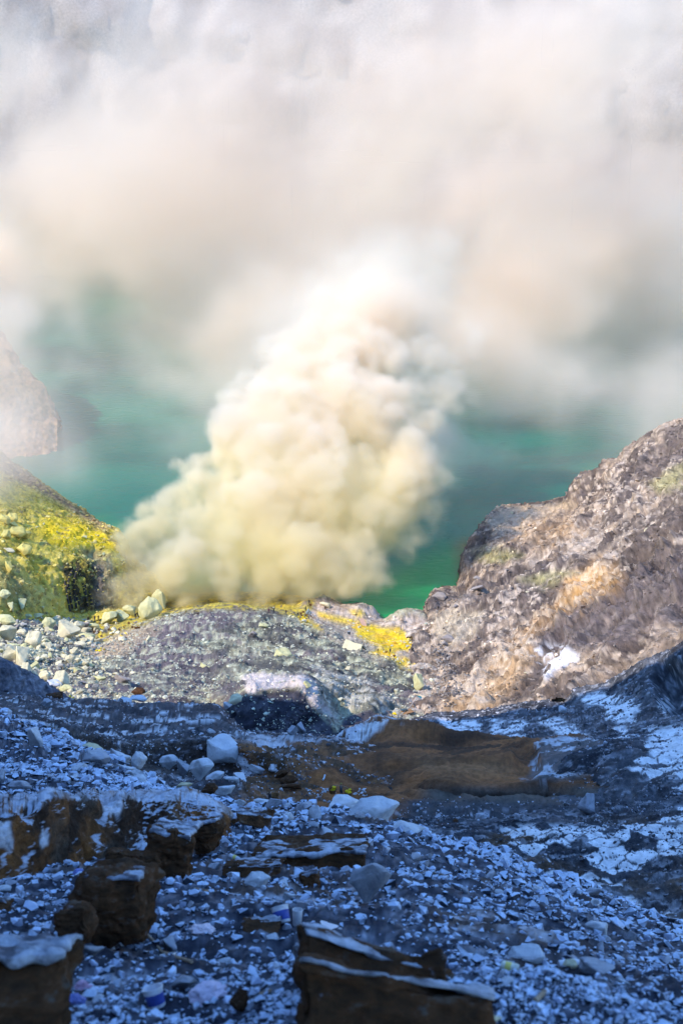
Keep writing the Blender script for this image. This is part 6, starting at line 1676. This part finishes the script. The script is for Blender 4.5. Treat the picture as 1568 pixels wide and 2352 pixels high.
#@SMOKE
# ------------------------------------------------------------------ smoke
def smoke_mat(name, color, dens, aniso=0.0, tint=None):
    m, nt, out = node_mat(name)
    N, L = nt.nodes, nt.links
    v = N.new('ShaderNodeVolumePrincipled')
    v.inputs['Color'].default_value = (*color, 1)
    v.inputs['Density'].default_value = dens
    v.inputs['Anisotropy'].default_value = aniso
    v.inputs['Density Attribute'].default_value = 'density'
    if tint is not None:
        # sulphur-yellow smoke low over the vents, paler with height
        (c0, z0, c1, z1) = tint
        tc = N.new('ShaderNodeTexCoord')
        sx = N.new('ShaderNodeSeparateXYZ'); L.new(tc.outputs['Object'], sx.inputs[0])
        n = N.new('ShaderNodeTexNoise'); n.inputs['Scale'].default_value = 0.045; n.inputs['Detail'].default_value = 2
        L.new(tc.outputs['Object'], n.inputs['Vector'])
        ma = N.new('ShaderNodeMath'); ma.operation = 'MULTIPLY_ADD'
        ma.inputs[1].default_value = 60; L.new(n.outputs[0], ma.inputs[0]); L.new(sx.outputs[2], ma.inputs[2])
        mr = N.new('ShaderNodeMapRange'); mr.inputs[1].default_value = z0 + 30; mr.inputs[2].default_value = z1 + 30
        L.new(ma.outputs[0], mr.inputs[0])
        mx = N.new('ShaderNodeMix'); mx.data_type = 'RGBA'
        mx.inputs[6].default_value = (*c0, 1); mx.inputs[7].default_value = (*c1, 1)
        L.new(mr.outputs[0], mx.inputs[0]); L.new(mx.outputs[2], v.inputs['Color'])
    L.new(v.outputs[0], out.inputs['Volume'])
    return m

def volume_object(name, D, mn, mx, mat):
    """a smoke volume whose density on a regular lattice is the array D"""
    nx, ny, nz = D.shape
    me = bpy.data.meshes.new(name)
    me.vertices.add(D.size)
    a = me.attributes.new('d', 'FLOAT', 'POINT')
    a.data.foreach_set('value', np.ascontiguousarray(D, np.float32).ravel())
    ob = bpy.data.objects.new(name, me); COL.objects.link(ob)
    ng = bpy.data.node_groups.new(name + '_nodes', 'GeometryNodeTree')
    ng.interface.new_socket('Geometry', in_out='INPUT', socket_type='NodeSocketGeometry')
    ng.interface.new_socket('Geometry', in_out='OUTPUT', socket_type='NodeSocketGeometry')
    N, L = ng.nodes, ng.links
    gi = N.new('NodeGroupInput'); go = N.new('NodeGroupOutput')
    def vm(op, a, b):
        n = N.new('ShaderNodeVectorMath'); n.operation = op
        for i, s in enumerate((a, b)):
            if s is None: continue
            if isinstance(s, tuple): n.inputs[i].default_value = s
            else: L.new(s, n.inputs[i])
        return n.outputs[0]
    def mm(op, a, b):
        n = N.new('ShaderNodeMath'); n.operation = op
        for i, s in enumerate((a, b)):
            if isinstance(s, (int, float)): n.inputs[i].default_value = s
            else: L.new(s, n.inputs[i])
        return n.outputs[0]
    pos = N.new('GeometryNodeInputPosition').outputs[0]
    ext = [(mx[i] - mn[i]) / (D.shape[i] - 1) for i in range(3)]
    q = vm('FLOOR', vm('ADD', vm('DIVIDE', vm('SUBTRACT', pos, tuple(mn)), tuple(ext)), (0.5, 0.5, 0.5)), None)
    s = N.new('ShaderNodeSeparateXYZ'); L.new(q, s.inputs[0])
    # integer maths keeps large indices exact
    def ii(sock):
        n = N.new('FunctionNodeFloatToInt'); n.rounding_mode = 'ROUND'; L.new(sock, n.inputs[0]); return n.outputs[0]
    def im(op, a, b):
        n = N.new('FunctionNodeIntegerMath'); n.operation = op
        for i, t in enumerate((a, b)):
            if isinstance(t, int): n.inputs[i].default_value = t
            else: L.new(t, n.inputs[i])
        return n.outputs[0]
    idx = im('ADD', im('MULTIPLY', im('ADD', im('MULTIPLY', ii(s.outputs[0]), ny), ii(s.outputs[1])), nz), ii(s.outputs[2]))
    na = N.new('GeometryNodeInputNamedAttribute'); na.data_type = 'FLOAT'; na.inputs[0].default_value = 'd'
    si = N.new('GeometryNodeSampleIndex'); si.data_type = 'FLOAT'; si.domain = 'POINT'; si.clamp = True
    L.new(gi.outputs[0], si.inputs[0])
    L.new(na.outputs[0], si.inputs['Value']); L.new(idx, si.inputs['Index'])
    vc = N.new('GeometryNodeVolumeCube')
    L.new(si.outputs[0], vc.inputs['Density'])
    vc.inputs['Min'].default_value = mn; vc.inputs['Max'].default_value = mx
    vc.inputs['Resolution X'].default_value = nx; vc.inputs['Resolution Y'].default_value = ny; vc.inputs['Resolution Z'].default_value = nz
    sm = N.new('GeometryNodeSetMaterial'); sm.inputs['Material'].default_value = mat
    L.new(vc.outputs[0], sm.inputs[0]); L.new(sm.outputs[0], go.inputs[0])
    mod = ob.modifiers.new('smoke', 'NODES'); mod.node_group = ng
    ob.data.materials.append(mat)
    ob['kind'] = 'stuff'
    return ob

def lattice(mn, mx, cell):
    n = [int(round((mx[i] - mn[i]) / cell)) + 1 for i in range(3)]
    ax = [np.linspace(mn[i], mx[i], n[i], dtype=np.float32) for i in range(3)]
    return n, ax

# --- the dense plume from the vents: big puffs carry smaller puffs, like a cauliflower
def build_plume():
    cell = 0.95
    mn, mx = (-100.0, 328.0, -1.0), (100.0, 535.0, 124.0)
    n, ax = lattice(mn, mx, cell)
    S = np.full(n, -9.0, np.float32)                     # largest (radius - distance) so far
    W = np.zeros(n, np.float32)
    g = np.random.default_rng(5)
    main = [  # u, v, forward distance, radius in photograph pixels
        (200, 1388, 350, 22), (235, 1376, 352, 30), (275, 1360, 356, 40), (315, 1340, 360, 48), (352, 1328, 364, 52), (310, 1378, 358, 26),
        (245, 1302, 361, 26), (275, 1290, 364, 34), (310, 1258, 372, 52), (345, 1225, 376, 56), (392, 1190, 380, 56), (425, 1155, 384, 50), (460, 1110, 392, 50),
        (400, 1290, 368, 60), (460, 1330, 366, 50), (470, 1240, 378, 70), (520, 1320, 366, 60), (560, 1250, 380, 85), (600, 1345, 366, 48),
        (500, 1130, 392, 62), (450, 1080, 400, 40), (420, 1075, 404, 22), (560, 1050, 402, 75), (570, 960, 412, 55), (560, 905, 420, 42), (590, 880, 424, 40), (640, 950, 418, 70),
        (640, 1150, 392, 95), (690, 1050, 404, 90), (660, 1290, 374, 80), (740, 1160, 392, 90), (720, 960, 420, 70), (760, 1270, 378, 80), (690, 1350, 368, 42),
        (820, 1120, 398, 80), (830, 1210, 386, 75), (850, 1300, 374, 48), (800, 1340, 368, 36), (780, 1030, 412, 65), (900, 1150, 396, 70), (955, 1110, 400, 66), (985, 1090, 404, 56), (985, 1165, 394, 52), (930, 1240, 384, 44), (890, 1330, 370, 22),
        (990, 1200, 388, 44), (380, 1355, 362, 34), (440, 1375, 360, 26), (520, 1375, 358, 24), (600, 1382, 360, 24), (300, 1300, 366, 40), (330, 1310, 366, 40), (560, 1150, 388, 70), (400, 1372, 374, 40), (470, 1376, 374, 40), (540, 1378, 374, 40), (610, 1380, 374, 40), (680, 1372, 374, 40), (740, 1378, 372, 26), (340, 1385, 366, 26), (180, 1398, 348, 14), (1015, 1105, 402, 46), (860, 1040, 414, 50), (930, 1050, 412, 44),
        (640, 1180, 388, 120), (760, 1150, 394, 125), (880, 1170, 392, 105), (940, 1090, 404, 90), (620, 1030, 402, 105), (720, 970, 418, 115), (850, 980, 418, 105), (520, 1240, 376, 95), (640, 1280, 376, 100), (760, 1290, 376, 90), (430, 1290, 366, 75), (600, 930, 416, 70),
        (690, 880, 432, 90), (760, 900, 430, 90), (830, 930, 428, 70), (700, 800, 446, 80), (780, 790, 450, 95), (860, 820, 448, 80), (840, 700, 470, 110), (760, 690, 474, 90), (930, 720, 470, 90), (900, 610, 490, 120), (800, 590, 496, 110), (1000, 600, 492, 110), (960, 980, 420, 64), (1020, 900, 430, 60), (1010, 820, 446, 56), (1080, 760, 456, 60),
    ]
    puffs = []
    for (u, v, Y, r) in main:
        c = unproj(u, v, Y); rm = r * math.hypot(Y, CAM_Z - c[2]) / FPX
        rm *= 1.12
        puffs.append((c, rm * 0.9, 1.0))
        for _ in range(14):
            d = g.normal(size=3); d /= np.linalg.norm(d); d[2] = abs(d[2]) * 0.9 if g.random() < .6 else d[2]
            r1 = rm * g.uniform(0.28, 0.5)
            c1 = c + d * rm * g.uniform(0.68, 0.92)
            puffs.append((c1, r1, 1.0))
            for _ in range(4):
                e = g.normal(size=3); e /= np.linalg.norm(e)
                puffs.append((c1 + e * r1 * 0.85, r1 * g.uniform(0.3, 0.5), 1.0))
    for (c, r, w) in puffs:
        lo = [max(0, int((c[i] - r - 4 - mn[i]) / cell)) for i in range(3)]
        hi = [min(n[i], int((c[i] + r + 4 - mn[i]) / cell) + 2) for i in range(3)]
        if any(hi[i] <= lo[i] for i in range(3)): continue
        X = ax[0][lo[0]:hi[0], None, None] - c[0]; Y = ax[1][None, lo[1]:hi[1], None] - c[1]; Z = ax[2][None, None, lo[2]:hi[2]] - c[2]
        s = r - np.sqrt(X * X + Y * Y + Z * Z)
        sl = tuple(slice(lo[i], hi[i]) for i in range(3))
        np.maximum(S[sl], s, out=S[sl])
    act = np.nonzero(S > -4)
    P = np.stack([ax[i][act[i]] for i in range(3)], -1)
    P0 = P
    P = P + np.stack([vnoise(P0, 17.0, k) for k in (51, 53, 57)], -1) * 3.0 + np.stack([vnoise(P0, 6.0, k) for k in (41, 43, 47)], -1) * 1.5
    e = fbm(P, 9.0, 5, 211, gain=0.58)
    sv = S[act] + e * (3.2 + 3.4 * sstep(0, 40, P[:, 0])) + vnoise(P, 2.2, 213) * 0.9 + vnoise(P, (4.5, 4.5, 2.2), 214) * 1.0 - 0.1
    wisp = sstep(0.8, 4, fbm(P, 26, 3, 215) * 5 + 1.6)   # some stretches are thin and torn
    up = sstep(52, 88, P[:, 2])
    soft = 1.8 + 9.0 * up + 5.0 * sstep(0, 40, P[:, 0])
    sv = sv + up * (fbm(P, 22, 4, 219, gain=0.6) * 10 - 1.5)
    d = sstep(0, 1, sv / soft) * (0.5 + 0.5 * wisp)
    d = d * (0.7 + 0.3 * sstep(-0.3, 0.4, e))
    d = d * (1 - 0.80 * up) * (1 - sstep(104, 122, P[:, 2])) * (1 - sstep(500, 532, P[:, 1]))
    D = np.zeros(n, np.float32)
    D[act] = d
    D[:, :, -2:] = 0; D[:, :, :1] = 0; D[:2] = 0; D[-2:] = 0
    m = smoke_mat('plume_smoke', (0.93, 0.87, 0.74), 0.27, 0.0, tint=((0.97, 0.905, 0.61), 4, (0.955, 0.875, 0.74), 52))
    o = volume_object('sulphur_smoke', D, mn, mx, m)
    tag(o, 'dense billowing cream and yellow sulphur smoke rising from the vents', 'smoke')
build_plume()

# --- the thinner drifting cloud over the lake
def build_veil():
    cell = 3.6
    mn, mx = (-330.0, 340.0, 1.0), (330.0, 1090.0, 250.0)
    n, ax = lattice(mn, mx, cell)
    D = np.zeros(n, np.float32)
    P = np.stack(np.meshgrid(*ax, indexing='ij'), -1)
    puffs = [  # u, v, distance, radius px, strength
        # the white bank over the far half of the lake
        (100, 420, 760, 330, 1.0), (420, 380, 720, 330, 1.0), (760, 380, 680, 340, 1.0), (1100, 350, 700, 360, 1.0), (1450, 380, 760, 360, 1.0),
        (200, 120, 640, 300, 0.7), (480, 60, 800, 200, 0.5), (900, 120, 620, 300, 1.1), (1250, 120, 640, 320, 1.1), (1560, 120, 700, 260, 0.8), (0, 60, 700, 220, 0.6),
        (500, 560, 640, 170, 0.9), (760, 600, 600, 190, 1.1), (1000, 620, 620, 200, 1.1), (1250, 640, 640, 230, 1.1), (1500, 640, 660, 220, 1.0),
        (30, 640, 620, 150, 1.0), (330, 540, 700, 130, 1.2), (200, 520, 760, 150, 1.4), (420, 560, 820, 160, 1.4), (260, 480, 850, 200, 1.4), (60, 560, 800, 160, 1.4),
        (700, 560, 850, 240, 1.4), (1000, 560, 850, 240, 1.4), (1300, 570, 850, 240, 1.4), (1560, 580, 850, 240, 1.4),
        # what the plume turns into above the vents
        (720, 860, 450, 80, 1.6), (760, 800, 470, 110, 2.2), (840, 730, 490, 140, 2.2), (680, 740, 520, 90, 1.6), (900, 900, 440, 80, 1.0), (1000, 800, 480, 110, 1.2), (860, 640, 540, 160, 2.0), (600, 640, 580, 100, 1.0),
    ]
    puffs += [(u, 560, 980, 150, 1.1) for u in range(-100, 1700, 150)]
    puffs += [(u, 605, 860, 140, 1.0) for u in (-60, 460)] + [(u, 640, 760, 120, 0.6) for u in (-60, 60, 180, 340, 460)]
    puffs += [(u, 640, 800, 120, 0.7) for u in (450, 600, 1100, 1300, 1500)]
    # thin veils over the water, denser to the left and far away, open towards the near shore
    cols = (-130, 0, 130, 260, 390, 520, 650, 780, 910, 1040, 1170, 1300, 1430, 1560, 1690)
    veil = {620: (1.8, 1.6, 1.2, .8, 1.4, 1.6, 1.6, 1.8, 1.6, 1.6, 1.6, 1.6, 1.6, 1.6, 1.6),
            690: (2.4, 2.2, 1.1, .45, 1.0, 1.4, 1.6, 2, 1.5, 2, 2, 1.8, 1.8, 1.8, 1.8),
            790: (2.6, 2.4, 1.2, .8, .8, .8, .9, 1.5, .3, 1.5, 1.4, 1.3, 1.3, 1.5, 1.5),
            890: (3.0, 2.8, 1.3, .9, .7, .7, .6, .6, .4, 1.2, 1.1, 1.0, 1.1, 1.3, 1.3),
            980: (3.4, 3.2, 1.4, .7, .8, .4, 0, 0, .1, .9, .6, .5, .7, .8, .8),
            1070: (3.0, 2.4, .5, .05, .1, 0, 0, 0, 0, .2, .1, .1, .15, .1, .1)}
    vg = random.Random(4)
    thin = []
    for v, row in veil.items():
        for u, od in zip(cols, row):
            Y = {620: 720, 690: 640, 790: 560, 890: 510, 980: 470, 1070: 440}[v] + vg.uniform(-40, 40)
            if u <= 0 and v > 950: Y -= 55 if v < 1050 else 60
            if od: thin.append((u + vg.uniform(-40, 40), v + vg.uniform(-30, 30), Y, vg.uniform(95, 145), od / .8 * 560 / Y))
    w1 = np.stack([vnoise(P, 70, k) for k in (61, 63, 67)], -1) * 22 + np.stack([vnoise(P, 28, k) for k in (71, 73, 77)], -1) * 11 + np.stack([vnoise(P, 12, k) for k in (81, 83, 87)], -1) * 5
    Q = P + w1
    T = np.zeros(n, np.float32)
    for (lst, A) in ((puffs, D), (thin, T)):
        for (u, v, Y, r, s) in lst:
            c = unproj(u, v, Y); rm = r * math.hypot(Y, CAM_Z - c[2]) / FPX
            d2 = (((Q - c) / (rm, rm * (2.4 if Y > 840 else 1.0), rm * 0.9)) ** 2).sum(-1)
            A += (s * np.exp(-1.9 * d2)).astype(np.float32)
    q2 = np.stack([Q[..., 0] * .8 + Q[..., 2] * .6, Q[..., 1], -Q[..., 0] * .6 + Q[..., 2] * .8], -1)
    f = fbm(q2, (120, 80, 52), 6, 221, gain=0.66)
    D = D * (0.15 + 1.6 * sstep(-0.28, 0.34, f))
    D = D * 1.15 + T * 1.7 * (0.25 + 1.5 * sstep(-0.28, 0.34, fbm(Q, (55, 55, 34), 5, 231, gain=0.64)))
    D = np.clip(D - 0.04, 0, 6).astype(np.float32)
    # open windows onto the water
    for (u, v, Ya, r, k) in ((250, 640, 620, 75, .9), (300, 690, 600, 70, .8), (940, 790, 520, 46, .8), (620, 760, 620, 40, .5)):
        for Y in np.arange(420, 1000, 40):
            c = unproj(u, v, Y); rm = r * math.hypot(Y, CAM_Z - c[2]) / FPX
            if abs(Y - Ya) < 150:
                d2 = (((Q - c) / (rm, 45, rm)) ** 2).sum(-1)
                D *= (1 - k * 0.5 * np.exp(-d2)).astype(np.float32)
    edge = np.ones(n, np.float32)
    for i in range(3):
        sh = [1, 1, 1]; sh[i] = n[i]
        k = np.arange(n[i]); rr = np.minimum(k, n[i] - 1 - k)
        e = np.clip(rr / 4.0, 0, 1)
        if i == 2: e = np.where(k < n[i] / 2, np.clip(k / 1.0, 0, 1), e)
        edge *= e.reshape(sh)
    D *= edge
    m = smoke_mat('drifting_smoke', (0.965, 0.855, 0.725), 0.0115, 0.0)
    o = volume_object('drifting_smoke', D, mn, mx, m)
    tag(o, 'pale drifting smoke and cloud hanging over the lake', 'smoke')
build_veil()
#@END
